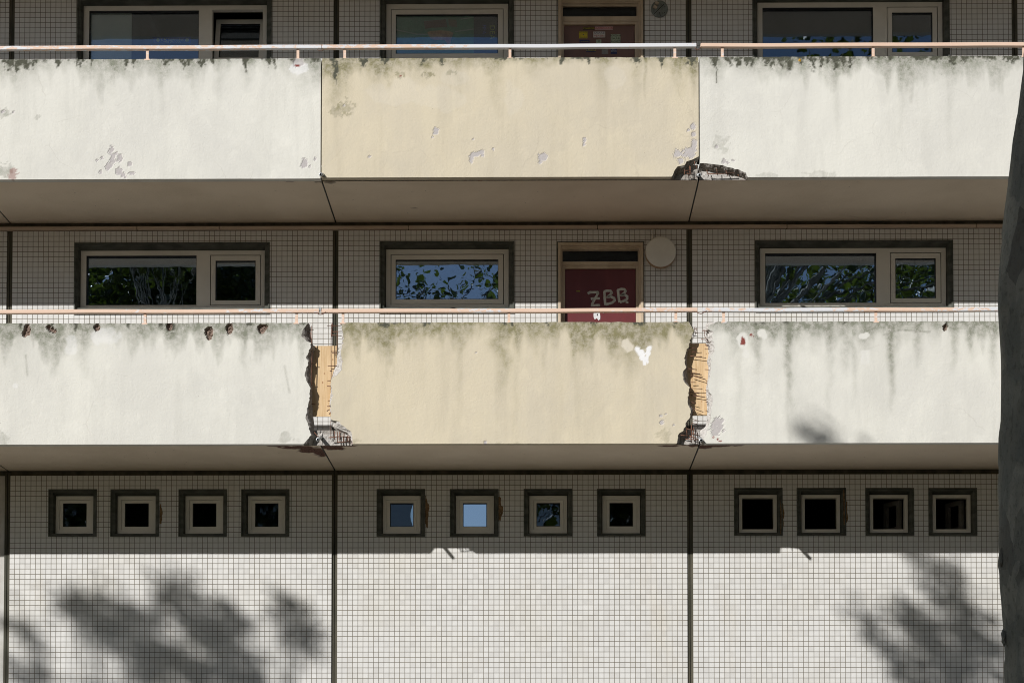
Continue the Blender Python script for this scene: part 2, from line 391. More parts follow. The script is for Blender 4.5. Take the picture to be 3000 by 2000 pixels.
# openings measured on the facade ------------------------------------------------
def rect(u0, u1, v0, v1, Y):
    x0, z1 = at(u0, v0, Y); x1, _ = at(u1, v0, Y); _, z0 = at(u1, v1, Y); return [x0, x1, z0, z1]
def shift(r, dx, dz): return [r[0]+dx, r[1]+dx, r[2]+dz, r[3]+dz]
YF = .085
wins = []
wl = dict(hole=rect(218,790.6,711.8,920,0), frame=rect(237,775.6,735,903,YF), glass=rect(253,576,749,893.4,YF), sash=rect(616,763.7,747,893.4,YF), sg=rect(631,748.7,763,879.3,YF))
wm = dict(hole=rect(1112,1507,708,918,0), frame=rect(1131.6,1490,731,902,YF), sash=rect(1145,1475.6,744.7,891,YF), sg=rect(1159,1460,760,875.5,YF))
wr = dict(hole=rect(2211.5,2791.5,705,914,0), frame=rect(2226.5,2770.5,727.6,899,YF), glass=rect(2241.5,2567,742,887,YF), sash=rect(2608,2757,740,887,YF), sg=rect(2623,2742,756,873,YF))
def up(wd, uref, key='frame'):
    nx = at(uref, 60, YF)[0]; dx = nx-wd[key][0]; return {k: shift(r, dx, H) for k, r in wd.items()}
wl2, wm2, wr2 = up(wl, 245), up(wm, 1132), up(wr, 2219)
dr = dict(hole=rect(1632,1887,708,1200,0)); dr['hole'][2] = Z1+SLAB+.02
dr2 = dict(hole=shift(dr['hole'], at(1633.5,60,0)[0]-dr['hole'][0]-.002, H))
small = []
for k, (u0, u1, v0, v1, kind) in enumerate([(163.7,274,1452.6,1562,'sash'),(345,456,1452.6,1562,'sash'),(543.6,654,1452.6,1562,'sash'),(726.5,836,1452.6,1562,'sash'),
        (1121.8,1232,1452,1562,'sash'),(1335.5,1446.6,1452,1562,'sash'),(1551,1661.5,1451.6,1561,'sash'),(1765,1875,1451.5,1561,'sash'),
        (2164.5,2275.6,1448.8,1559,'open'),(2348,2460.7,1448.8,1559,'open'),(2548,2659,1448.8,1559,'open'),(2732,2843,1448.8,1559,'open')]):
    fr = rect(u0, u1, v0, v1, .07); small.append((fr, [fr[0]-.062, fr[1]+.054, fr[2]-.045, fr[3]+.062], kind, k))

# tiled wall panels, one per bay and storey ---------------------------------------
def wall(x0, x1, z0, z1, holes, name='tiled_wall', mat='tile', y0=0.0):
    m = MB().plate(x0, x1, z0, z1, holes, y0, .22)
    return m.build(name, M[mat], bld, uvfun=lambda P: ((P[:,0]-x0)/PITCH, (z1-P[:,2])/PITCH))
for b in range(5):
    xa, xb = XJ[b]+JW, XJ[b+1]-JW
    for lv in range(3):                                  # 0 base, 1 lower gallery, 2 upper gallery
        zt = Z[lv]-(.055 if lv != 1 else .096); zb = 0 if lv == 0 else Z[lv-1]+SLAB
        hs = []
        if lv == 0: hs = [h for (f, h, k, i) in small if xa < h[0] < xb]
        if lv == 1 and 1 <= b <= 3: hs = [[wl['hole']], [wm['hole'], dr['hole']], [wr['hole']]][b-1]
        if lv == 2 and 1 <= b <= 3: hs = [[wl2['hole']], [wm2['hole'], dr2['hole']], [wr2['hole']]][b-1]
        if b == 0 and lv == 0: wall(xa-.02, xb+.01, zb, zt+.05, [], 'plaster_pier', 'pier', .033)
        else: wall(xa, xb, zb, zt, hs)
for j in range(1, 5):                                    # vertical joint profiles between the panels
    for lv in range(3):
        zt = Z[lv]-(.02 if lv != 1 else .098); zb = 0 if lv == 0 else Z[lv-1]+SLAB
        m = MB().box(XJ[j]-JW, XJ[j]-.005, .014, .05, zb, zt).box(XJ[j]+.004, XJ[j]+JW, .010, .05, zb, zt).box(XJ[j]-.005, XJ[j]+.004, .035, .06, zb, zt, 1)
        m.build('joint_profile', [M['joint'], M['black']], bld)
for lv in range(3):                                      # dark recessed joint under each gallery
    MB().box(XJ[0], XJ[-1], .03, .22, Z[lv]-(.054 if lv != 1 else .095), Z[lv]-.001).build('recessed_joint', M['joint'], bld)
zs1 = Z[1]-.056
for (u0, u1) in ((-900,400),(402,643),(645,1195),(1197,1750),(1752,2305),(2307,2860),(2862,3600)):
    x0, x1 = at(u0, 671, -.03)[0], at(u1, 671, -.03)[0]
    MB().box(x0, x1-.0015, -.03, .028, zs1-.036, zs1).build('ceiling_batten', M['strip'], bld)
# interior shell
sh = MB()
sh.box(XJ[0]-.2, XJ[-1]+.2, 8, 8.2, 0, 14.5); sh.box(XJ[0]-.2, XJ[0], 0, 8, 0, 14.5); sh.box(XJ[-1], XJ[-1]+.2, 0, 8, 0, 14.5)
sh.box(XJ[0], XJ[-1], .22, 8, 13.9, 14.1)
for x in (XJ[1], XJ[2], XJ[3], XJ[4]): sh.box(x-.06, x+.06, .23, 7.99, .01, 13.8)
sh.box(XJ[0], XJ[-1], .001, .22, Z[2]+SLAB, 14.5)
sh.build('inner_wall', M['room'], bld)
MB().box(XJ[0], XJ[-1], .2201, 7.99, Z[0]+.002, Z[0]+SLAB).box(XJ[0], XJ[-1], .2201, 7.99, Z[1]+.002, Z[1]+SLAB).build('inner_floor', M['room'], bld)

# windows ---------------------------------------------------------------------------
def surround(h, f, parent, yf=YF, lip=.016):
    L = [(h[0],h[1],h[2],h[3],.002),(h[0],h[1],h[2],h[3],-.012),(h[0]+lip,h[1]-lip,h[2]+lip,h[3]-lip,-.012),
         (h[0]+lip+.004,h[1]-lip-.004,h[2]+lip+.004,h[3]-lip-.004,.006),(f[0]-.016,f[1]+.012,f[2]-.012,f[3]+.03,.012),
         (f[0]-.006,f[1]+.006,f[2]-.006,f[3]+.006,yf+.002),(f[0]-.006,f[1]+.006,f[2]-.006,f[3]+.006,.2)]
    return MB().loops(L).build('surround', M['dark'], parent)
def grow(r, d): return [r[0]-d, r[1]+d, r[2]-d, r[3]+d]
def sash(s, gl, parent, y, tilt=0.0, gm='glass', depth=.06):
    m = MB().plate(s[0]+.006, s[1]-.006, s[2]+.006, s[3]-.006, [gl], y, y+depth)
    gk = MB().loops([(gl[0],gl[1],gl[2],gl[3],y+.006),(gl[0]+.006,gl[1]-.006,gl[2]+.006,gl[3]-.006,y+.010),(gl[0]+.006,gl[1]-.006,gl[2]+.006,gl[3]-.006,y+.03)])
    pn = MB(); a, b, c, d = gl[0]+.001, gl[1]-.001, gl[2]+.001, gl[3]-.001
    pn.box(a, b, y+.031, y+.034, c, d)
    if tilt:
        for mb in (m, gk, pn): mb.v = [(x, yy+(z-s[2])*tilt+.05, z-(z-s[2])*.02) for (x, yy, z) in mb.v]
    so_ = m.build('sash', M['pvc'], parent); return so_, gk, pn
def window(wd, label=None, tilt=0):
    f = wd['frame']; h = wd['hole']
    root = link('window', None, ((f[0]+f[1])/2, .05, h[2]), bld)
    if label: root['label'] = label
    surround(h, f, root)
    holes = [grow(wd['sash'], .002)]+([wd['glass']] if 'glass' in wd else [])
    MB().plate(f[0], f[1], f[2], f[3], holes, YF, YF+.07).build('frame', M['pvc'], root)
    if 'glass' in wd:
        gl = wd['glass']; gk = MB().loops([(gl[0],gl[1],gl[2],gl[3],YF+.008),(gl[0]+.006,gl[1]-.006,gl[2]+.006,gl[3]-.006,YF+.014),(gl[0]+.006,gl[1]-.006,gl[2]+.006,gl[3]-.006,YF+.05)])
        gk.build('gasket', M['black'], root)
        MB().box(gl[0]+.001, gl[1]-.001, YF+.051, YF+.054, gl[2]+.001, gl[3]-.001).build('pane', M['glassu' if h[2] > 9 else 'glass'], root)
    s_, gk, pn = sash(wd['sash'], wd['sg'], root, YF+.007, tilt)
    gk.build('gasket', M['black'], root); pn.build('pane', M['glassu' if h[2] > 9 else 'glass'], root)
    if not tilt: MB().loops([tuple(grow(wd['sash'], .002))+(YF+.02,), tuple(grow(wd['sash'], -.02))+(YF+.068,)]).build('gasket', M['black'], root)
    return root
window(wl, 'two part window beside the joint, reflecting dark green trees'); window(wm, 'single window left of the dark red door'); window(wr, 'two part window reflecting branches and blue sky')
window(wl2, 'two part window with its small right sash tilted inwards', tilt=.27); window(wm2, 'single window left of the stickered door'); window(wr2, 'two part window above the white balcony, right of the lamp plate')
names = ['leftmost small square window', 'second small square window from the left', 'third small square window from the left', 'fourth small square window from the left']
for fr, h, kind, k in small:
    root = link('small_window', None, ((fr[0]+fr[1])/2, .05, h[2]), bld)
    surround(h, fr, root, .07, .012)
    if kind == 'sash':
        MB().plate(fr[0], fr[1], fr[2], fr[3], [grow(fr, -.042)], .07, .13).build('frame', M['pvc'], root)
        s = grow(fr, -.038); gl = grow(fr, -.077); gl[2] += 0
        s_, gk, pn = sash(s, gl, root, .080, depth=.045)
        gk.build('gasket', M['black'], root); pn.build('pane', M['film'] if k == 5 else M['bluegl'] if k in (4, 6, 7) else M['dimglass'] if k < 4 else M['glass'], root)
        root['label'] = {4: 'small square window with a curved sky reflection shaped behind its pane', 5: 'small square window with a pale blue milky pane', 6: 'small square window with leaves and sky in its pane, rust stain above', 7: 'rightmost small window of the middle bay'}.get(k, names[k] if k < 4 else '')
    else:
        MB().plate(fr[0], fr[1], fr[2], fr[3], [grow(fr, -.036)], .07, .14).build('frame', M['pvc'], root)
        root['label'] = ['small window with black opening, broken tiles at its right', 'small window with black opening and torn foam at its right edge', 'small open window, casement swung inwards', 'rightmost small open window, casement swung inwards'][k-8]
        if k >= 10:                                      # casement swung open into the room
            o = grow(fr, -.037); hgt = (o[2]+.002, o[3]-.002); y0 = .15; L = .27; x = o[1]-.075
            m = MB(); m.plate(0, L, hgt[0], hgt[1], [[.05, L-.05, hgt[0]+.05, hgt[1]-.05]], 0, .04)
            ca = R(62); m.v = [(o[1]-.005-px*math.cos(ca)-py*math.sin(ca), y0+px*math.sin(ca)-py*math.cos(ca)+.04, pz) for (px, py, pz) in m.v]
            m.build('sash', M['shadef'], root)
# broken render beside some of the small windows
def blob(cx, cz, rx, rz, y, name, mat, parent, seed=0, th=.02, n=26, half=False):
    rnd = random.Random(seed); ring = []; m = MB(); vs = []; fs = []
    R_ = [1+rnd.uniform(-.22, .22) for _ in range(n)]
    K = 4
    for k in range(K+1):
        q = k/K
        for i in range(n):
            a = 2*math.pi*i/n; x = cx+rx*R_[i]*(1-q*.98)*math.cos(a); z = cz+rz*R_[i]*(1-q*.98)*math.sin(a)
            if half: x = max(x, cx)
            vs.append((x, y-th*math.sin(q*math.pi/2)*(.5+rnd.random()*.7), z))
    for k in range(K):
        for i in range(n): j = (i+1) % n; fs.append((k*n+i, k*n+j, (k+1)*n+j, (k+1)*n+i))
    fs.append(tuple(K*n+i for i in range(n)))
    m.add(vs, fs); return m.build(name, mat, parent)
for k, (u, v, rx, rz) in enumerate(((472,1505,9,33),(1250,1500,12,52),(1464,1494,13,44),(2290,1512,14,50),(2475,1490,15,52))):
    x, z = at(u-4, v, 0); blob(x, z, rx*.0037, rz*.0037, .002, 'torn_foam', M['mortar'], bld, k, .014, half=True)

# doors -------------------------------------------------------------------------------
def door(h, u, v, lab, leafmat, level2=False):
    root = link('door', None, ((h[0]+h[1])/2, .05, h[2]), bld); root['label'] = lab
    X = lambda uu, y: at(uu, v['ref'], y)[0]
    tr = [X(u[0], .06), X(u[1], .06), at(1700, v['t1'], .06)[1], at(1700, v['t0'], .06)[1]]
    lf = [X(u[2], .07), X(u[3], .07), h[2], at(1700, v['leaf'], .07)[1]]
    MB().loops([(h[0],h[1],h[2],h[3],.002),(h[0],h[1],h[2],h[3],-.006),(h[0]+.006,h[1]-.006,h[2]+.006,h[3]-.006,-.008)]).build('rim', M['dark'], root)
    MB().loops([(h[0]+.008,h[1]-.008,h[2],h[3]-.006,.01),(h[0]+.01,h[1]-.01,h[2],h[3]-.012,-.012),(h[0]+.038,h[1]-.038,h[2],h[3]-.045,-.012),(h[0]+.041,h[1]-.041,h[2],h[3]-.05,.012),
                (h[0]+.052,h[1]-.052,h[2],h[3]-.066,.012),(h[0]+.054,h[1]-.054,h[2],h[3]-.07,.03),(h[0]+.06,h[1]-.06,h[2],h[3]-.078,.03)]).build('architrave', M['wood'], root)
    a = [h[0]+.055, h[1]-.055, h[2], h[3]-.07]
    MB().plate(a[0], a[1], a[2], a[3], [tr, [lf[0], lf[1], h[2]-.1, lf[3]]], .045, .12).build('frame', M['wood'], root)
    MB().box(a[0]+.005, a[1]-.005, .038, .0449, lf[3]+.028, lf[3]+.034).build('drip_bead', M['wood'], root)
    MB().box(tr[0], tr[1], .08, .084, tr[2], tr[3]).build('transom_pane', M['glassd'], root)
    lo = MB().box(lf[0]+.003, lf[1]-.003, .075, .115, lf[2]+.01, lf[3]-.003).build('leaf', M[leafmat], root)
    return root, lo
dA, leafA = door(dr['hole'], (1648,1869,1655,1863), dict(ref=850, t0=735, t1=767.6, leaf=788), 'dark red door with ZBB. painted on it in grey', 'redd')
dB, leafB = door(dr2['hole'], (1646.5,1865,1652,1859.6), dict(ref=100, t0=20, t1=50.7, leaf=74.6), 'brown door dotted with small stickers', 'brownd')

# painted letters ZBB.
def ribbon(m, pts, wd, y):
    n = len(pts); rnd = random.Random(n*7)
    dense = []
    for k in range(n-1):
        for q in range(5): t = q/5; dense.append((pts[k][0]*(1-t)+pts[k+1][0]*t, pts[k][1]*(1-t)+pts[k+1][1]*t))
    dense.append(pts[-1]); L = []; Rr = []
    for k, p in enumerate(dense):
        a = dense[max(0, k-1)]; b = dense[min(len(dense)-1, k+1)]; dx, dz = b[0]-a[0], b[1]-a[1]; l = math.hypot(dx, dz) or 1
        w_ = wd*(1+rnd.uniform(-.12, .12)); nx, nz = -dz/l*w_/2, dx/l*w_/2
        L.append((p[0]+nx, y, p[1]+nz)); Rr.append((p[0]-nx, y, p[1]-nz))
    b0 = len(m.v); m.v += L+Rr; N = len(L)
    for k in range(N-1): m.f.append((b0+k, b0+k+1, b0+N+k+1, b0+N+k)); m.m.append(0)
def dpt(x, y): u, v = 1600+x/5.058, 650+y/5.058; return at(u, v, .07)
for i, (strokes, nm) in enumerate((
    ([[(615,1060),(650,1042),(765,1040),(770,1050),(740,1110),(705,1170),(672,1235),(800,1232)], [(662,1140),(720,1130),(795,1132)]], 'Z'),
    ([[(865,1025),(868,1120),(876,1232)], [(856,1030),(900,1018),(955,1020),(975,1050),(940,1085),(900,1112),(960,1105),(1010,1130),(1018,1165),(970,1200),(880,1222)]], 'B'),
    ([[(1063,1000),(1072,1090),(1085,1192)], [(1060,1010),(1110,993),(1160,998),(1178,1025),(1150,1062),(1105,1085),(1165,1078),(1203,1105),(1200,1140),(1150,1172),(1092,1188)]], 'B'),
    ([[(1180,1180),(1200,1190),(1218,1186)]], '.'))):
    m = MB()
    for q, s in enumerate(strokes): ribbon(m, [dpt(*p) for p in s], .027 if nm != '.' else .022, .0732-.0006*q-.0002*i)
    m.build('painted_letter', M['paintw'], dA)
m = MB(); ribbon(m, [dpt(705,1345), dpt(795,1345)], .012, .0734)
pts = [(705,1340),(795,1345),(803,1400),(800,1450),(785,1445),(775,1462),(765,1440),(745,1425),(722,1445),(705,1415),(702,1380)]
MB().prismY([dpt(*p) for p in reversed(pts)], .0725, .0745).build('torn_sticker', flat('torn_white_paper', (.75,.75,.78)), dA)
x, z = dpt(760, 1375); MB().prismY([(x+.008*math.cos(a)*q, z+.013*math.sin(a)*q) for a, q in [(i*.5, .7+.5*((i*37) % 5)/5) for i in range(12)]], .0715, .0722).build('sticker_print', flat('sticker_black', (.03,.03,.03)), dA)
x, z = dpt(848, 1343); MB().latheY(x, z, [(.0075,.068),(.0075,.0745)], 16).build('lock', M['galv'], dA)
x, z = dpt(475, 1024); MB().box(x-.020, x+.020, .0735, .0745, z-.006, z+.006).build('name_plate', flat('yellow_plate', (.35,.33,.02)), dA)

# writing helper ------------------------------------------------------------------------
def text(body, x, z, y, size, mat, parent=None, name='lettering', rot=0.0, sx=1.0, align='CENTER', depth=.0006):
    cu = bpy.data.curves.new('t', 'FONT'); cu.body = body; cu.size = size; cu.align_x = align; cu.align_y = 'CENTER'; cu.extrude = 0; cu.resolution_u = 2
    ob = bpy.data.objects.new('t', cu); col.objects.link(ob); dg = bpy.context.evaluated_depsgraph_get()
    me = bpy.data.meshes.new_from_object(ob.evaluated_get(dg)); bpy.data.objects.remove(ob)
    ca, sa = math.cos(rot), math.sin(rot); mb = MB()
    V = [(v.co.x*sx, v.co.y) for v in me.vertices]
    mb.add([(x+a*ca-b*sa, y, z+a*sa+b*ca) for a, b in V], [tuple(p.vertices) for p in me.polygons])
    bpy.data.meshes.remove(me)
    return mb.build(name, mat, parent)

# stickers on the upper door -------------------------------------------------------------
def spt(x, y): return at(1600+x/5.227, y/5.227, .07)
F_ = {n: flat('print_'+n, c) for n, c in dict(yellow=(.62,.50,.03), white=(.62,.60,.58), blue=(.03,.06,.22), black=(.02,.02,.02), red=(.45,.05,.05), pink=(.62,.42,.42), green=(.38,.45,.33), grey=(.25,.24,.23), navy=(.02,.03,.12)).items()}
def sticker(x0, y0, x1, y1, c, label, lines, tc, sz=None):
    a = spt(x0, y1); b = spt(x1, y0); cx, cz = (a[0]+b[0])/2, (a[1]+b[1])/2
    root = link('sticker', None, (cx, .074, a[1])); tag(root, label, 'sticker', 'stickers on the brown door')
    MB().box(a[0], b[0], .0732, .0748, a[1], b[1]).build('backing', F_[c], root)
    n = len(lines); hh = (b[1]-a[1])/n
    for i, l in enumerate(lines):
        if not l: continue
        z = b[1]-hh*(i+.5); W = b[0]-a[0]; size = hh*.95
        text(l, cx, z, .0725, size, F_[tc[i] if isinstance(tc, list) else tc], root, sx=min(1.3, W*.92/(len(l)*size*.56)))
    return root, (a, b)
sticker(567,418,740,458,'black','narrow black sticker with yellow lettering, topmost left on the brown door',['FC SAARBRÜCKEN'],'yellow')
sticker(748,408,1022,458,'pink','long pink and white sticker with red lettering, topmost on the brown door',['SAARBRÜCKEN'],'red')
rt, (a, b) = sticker(503,485,633,588,'yellow','yellow square sticker with black lines of writing and a blue figure',['RATS CENTRE','','','LE RACISME'],'black')
cx, cz = (a[0]+b[0])/2, (a[1]+b[1])/2
MB().prismY([(cx+.004+.0055*math.cos(t), cz+.002+.0065*math.sin(t)) for t in [i*.7 for i in range(9)]], .0722, .0728).build('figure_print', F_['navy'], rt)
sticker(722,485,905,575,'white','white sticker with navy and red lettering in the middle of the brown door',['SAARE','VEREIN'],['navy','red'])
sticker(512,612,665,655,'navy','narrow blue sticker just above the handrail, below the yellow square one',['~~~~'],'yellow')
sticker(768,608,845,662,'green','small pale sticker with a black emblem just above the handrail',['X'],'black')
sticker(990,525,1138,662,'green','pale green sticker stack reading NORDSAAR and RAGAZZI',['NORDSAAR','SAAR','RAGAZZI'],'black')
sticker(612,742,758,795,'navy','blue sticker with yellow and red lettering just below the handrail',['CRUSO'],'yellow')
sticker(852,742,950,830,'grey','dark grey sticker with a faded emblem below the handrail',['T','I'],'navy')
sticker(988,742,1085,828,'navy','blue sticker reading SEKTION below the handrail',['X +','SEKTION',''],'white')

# things behind the panes of the upper windows ------------------------------------------
a = at(262, 172, .16); b = at(386, 30, .16)
MB().box(a[0]-.1, b[0], .16, .165, a[1]-.35, b[1]+.1).build('roller_blind', M['blind'])
tag(bpy.data.objects['roller_blind'], 'grey green blind behind the left part of the upper left window', 'blind')
def fpt(x, y, Y=.155): return at(200+x/3.92, y/3.92, Y)
a = fpt(975, 500); b = fpt(1410, 430); fb = link('fan_banner', None, ((a[0]+b[0])/2, .155, a[1]))
tag(fb, 'dark blue banner reading 1. FC Saarbrücken FANS ON TOUR behind the upper left pane', 'banner')
MB().box(a[0], b[0], .1555, .158, a[1], b[1]).build('cloth', flat('banner_blue', (.04,.06,.35)), fb)
ty = flat('banner_yellow', (.80,.70,.06)); cx = (a[0]+b[0])/2
z1 = fpt(1200, 460)[1]; z2 = fpt(1200, 485)[1]
text('1. FC Saarbrücken', cx, z1, .153, .036, ty, fb, sx=.95); text('FANS ON TOUR', cx, z2, .153, .026, ty, fb)
for xx in (1030, 1365):
    p = fpt(xx, 465); MB().latheY(p[0], p[1], [(.02,.1525),(.013,.1526),(.013,.153)], 20).build('emblem', ty, fb)
def ppt(x, y, Y=.145): return at(1100+x/5.227, y/5.227, Y)
a = ppt(300, 850); b = ppt(1890, 225); ps = link('poster', None, ((a[0]+b[0])/2, .145, a[1]))
tag(ps, 'green sports poster with vertical lettering behind the single upper window', 'poster')
MB().box(a[0]-.02, ppt(1505,0)[0], .1455, .148, a[1]-.05, b[1]+.03).build('picture', flat('poster_green', (.14,.40,.22)), ps)
MB().box(ppt(1505,0)[0], b[0]+.02, .1455, .148, a[1]-.05, b[1]+.03).build('text_strip', flat('poster_black', (.04,.04,.045)), ps)
pw = flat('poster_line', (.55,.65,.55)); po = mat_simple('poster_orange', (.85,.52,.24), (.6,.28,.14), 30, .6, 0)
m = MB(); ribbon(m, [ppt(310,460), ppt(640,530), ppt(800,530)], .012, .143); ribbon(m, [ppt(1220,490), ppt(1505,450)], .012, .143); ribbon(m, [ppt(1310,300), ppt(1505,270)], .008, .143)
m.build('field_line', pw, ps)
MB().prismY([ppt(*p) for p in [(790,500),(850,480),(1000,470),(1130,480),(1195,510),(1160,610),(1150,690),(1110,690),(1060,620),(900,620),(840,590)]], .142, .1435).build('orange_shape', po, ps)
MB().prismY([ppt(*p) for p in [(740,330),(1080,300),(1100,420),(860,430),(760,450)]], .142, .1435).build('rust_shape', flat('poster_rust', (.20,.10,.06)), ps)
MB().prismY([ppt(*p) for p in [(1110,300),(1240,310),(1250,420),(1130,410)]], .142, .1435).build('tan_shape', flat('poster_tan', (.30,.24,.12)), ps)
tx = ppt(1665, 455); text('FIFA', tx[0], tx[1], .143, .058, flat('poster_blue', (.12,.2,.7)), ps, rot=-math.pi/2)
tx = ppt(1785, 500); text('DEA', tx[0], tx[1], .143, .085, flat('poster_olive', (.6,.62,.1)), ps, rot=-math.pi/2)
# curved pale sheet standing in for a sky reflection in one small pane
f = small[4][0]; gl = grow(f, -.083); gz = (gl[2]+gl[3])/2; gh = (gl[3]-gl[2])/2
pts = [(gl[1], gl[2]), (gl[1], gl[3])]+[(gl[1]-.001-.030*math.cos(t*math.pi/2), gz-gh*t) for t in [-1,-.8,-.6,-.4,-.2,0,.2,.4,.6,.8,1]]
ml = MB().prismY(list(reversed(pts)), .116, .118).build('reflection_sheet', mat_glass('sky_reflection', .75, (.5,.55,.6), .1))
tag(ml, 'curved pale blue sheet imitating a sky reflection at the right edge of a small square pane', 'painted reflection')

# ------------------------------------------------------------------ lamps
lx, lz = at(1936, 737, -.09)
lamp = empty('wall_lamp', (lx, 0, lz-.17), 'round white drum lamp on the tiles beside the dark red door', 'wall lamp', 'lamps beside the gallery doors')
MB().latheY(lx, lz, [(.158,-.001),(.166,-.01),(.1665,-.084)]).build('base', M['brown'], lamp)
MB().latheY(lx, lz, [(.167,-.082),(.168,-.085),(.166,-.092),(.15,-.094),(.1,-.0955),(.001,-.096)]).build('cover', M['opal'], lamp, True)
cx, cz0 = at(1913, 671, -.012); MB().tube([(cx, -.008, zs1-.03), (cx, -.008, lz+.14)], .0055, 8).build('cable', M['pvc'], lamp)
lx, lz = at(1932, 26, -.02)
lamp = empty('wall_lamp', (lx, 0, lz-.1), 'bare grey lamp plate with terminals, its cover missing, beside the stickered door', 'wall lamp', 'lamps beside the gallery doors')
MB().latheY(lx, lz, [(.094,-.001),(.094,-.016),(.088,-.020),(.001,-.020)], 40).build('base', M['plate'], lamp)
for dx, dz, aa in ((-.03,.055,.5),(-.047,.012,.5)):
    m = MB().box(-.02,.02,-.045,-.0201,-.014,.014); ca, sa = math.cos(-aa), math.sin(-aa)
    m.v = [(lx+dx+x*ca-z*sa, y, lz+dz+x*sa+z*ca) for x, y, z in m.v]; m.build('terminal', M['cer'], lamp)
for dx, dz in ((.055,-.045),(.035,-.05),(.0,.0),(.02,.04),(.06,.02)):
    MB().latheY(lx+dx, lz+dz, [(.0045,-.0201),(.0045,-.023)], 10).build('screw', M['black'], lamp)
m = MB(); ribbon(m, [(lx-.06,lz-.06),(lx-.01,lz-.01),(lx+.05,lz+.05)], .006, -.0206); ribbon(m, [(lx,lz-.04),(lx+.01,lz-.085)], .006, -.0206); m.build('slot', M['black'], lamp)

# ------------------------------------------------------------------ balcony parapets
CELL = .0115
def poly(pts, key):                                       # interpolated polyline: x as a function of z (or z of x)
    pts = sorted(pts, key=lambda p: p[1-key]); a = np.array([p[1-key] for p in pts]); b = np.array([p[key] for p in pts])
    return lambda q: np.interp(q, a, b)
def conv(pts, ox, oy, s, Y=-D): return [at(ox+x/s, oy+y/s, Y) for x, y in pts]
def spots(X, Zz, L, seed=3, rag=1.05, ns=44):
    out = np.zeros_like(X); n = fbm(X*ns, Zz*ns, seed, 4)-.54
    for s in L:
        u, v, r = s[0], s[1], s[2]; e = s[3] if len(s) > 3 else 1.0
        x, z = at(u, v, -D); r = r*.0035
        d = np.sqrt(((X-x)/1.0)**2+((Zz-z)/e)**2)
        out = np.maximum(out, sstep(-.12, .12, (r-d)/r+n*2*rag))
    return out
def streaks(X, Zz, zt, L, seed=5):
    out = np.zeros_like(X)
    for (u, wd, ln, a) in L:
        x = at(u, 500 if zt > 8 else 1000, -D)[0]; wd *= .0035; ln *= .0035
        wob = (fbm(Zz*6, X*0+u, seed, 2)-.5)*wd*1.2
        d = (zt-Zz)/ln; ww = wd*(1-.45*np.clip(d, 0, 1))
        out = np.maximum(out, a*np.exp(-((X-x+wob)/ww)**2)*np.clip(1.15-d, 0, 1)**.8)
    return out
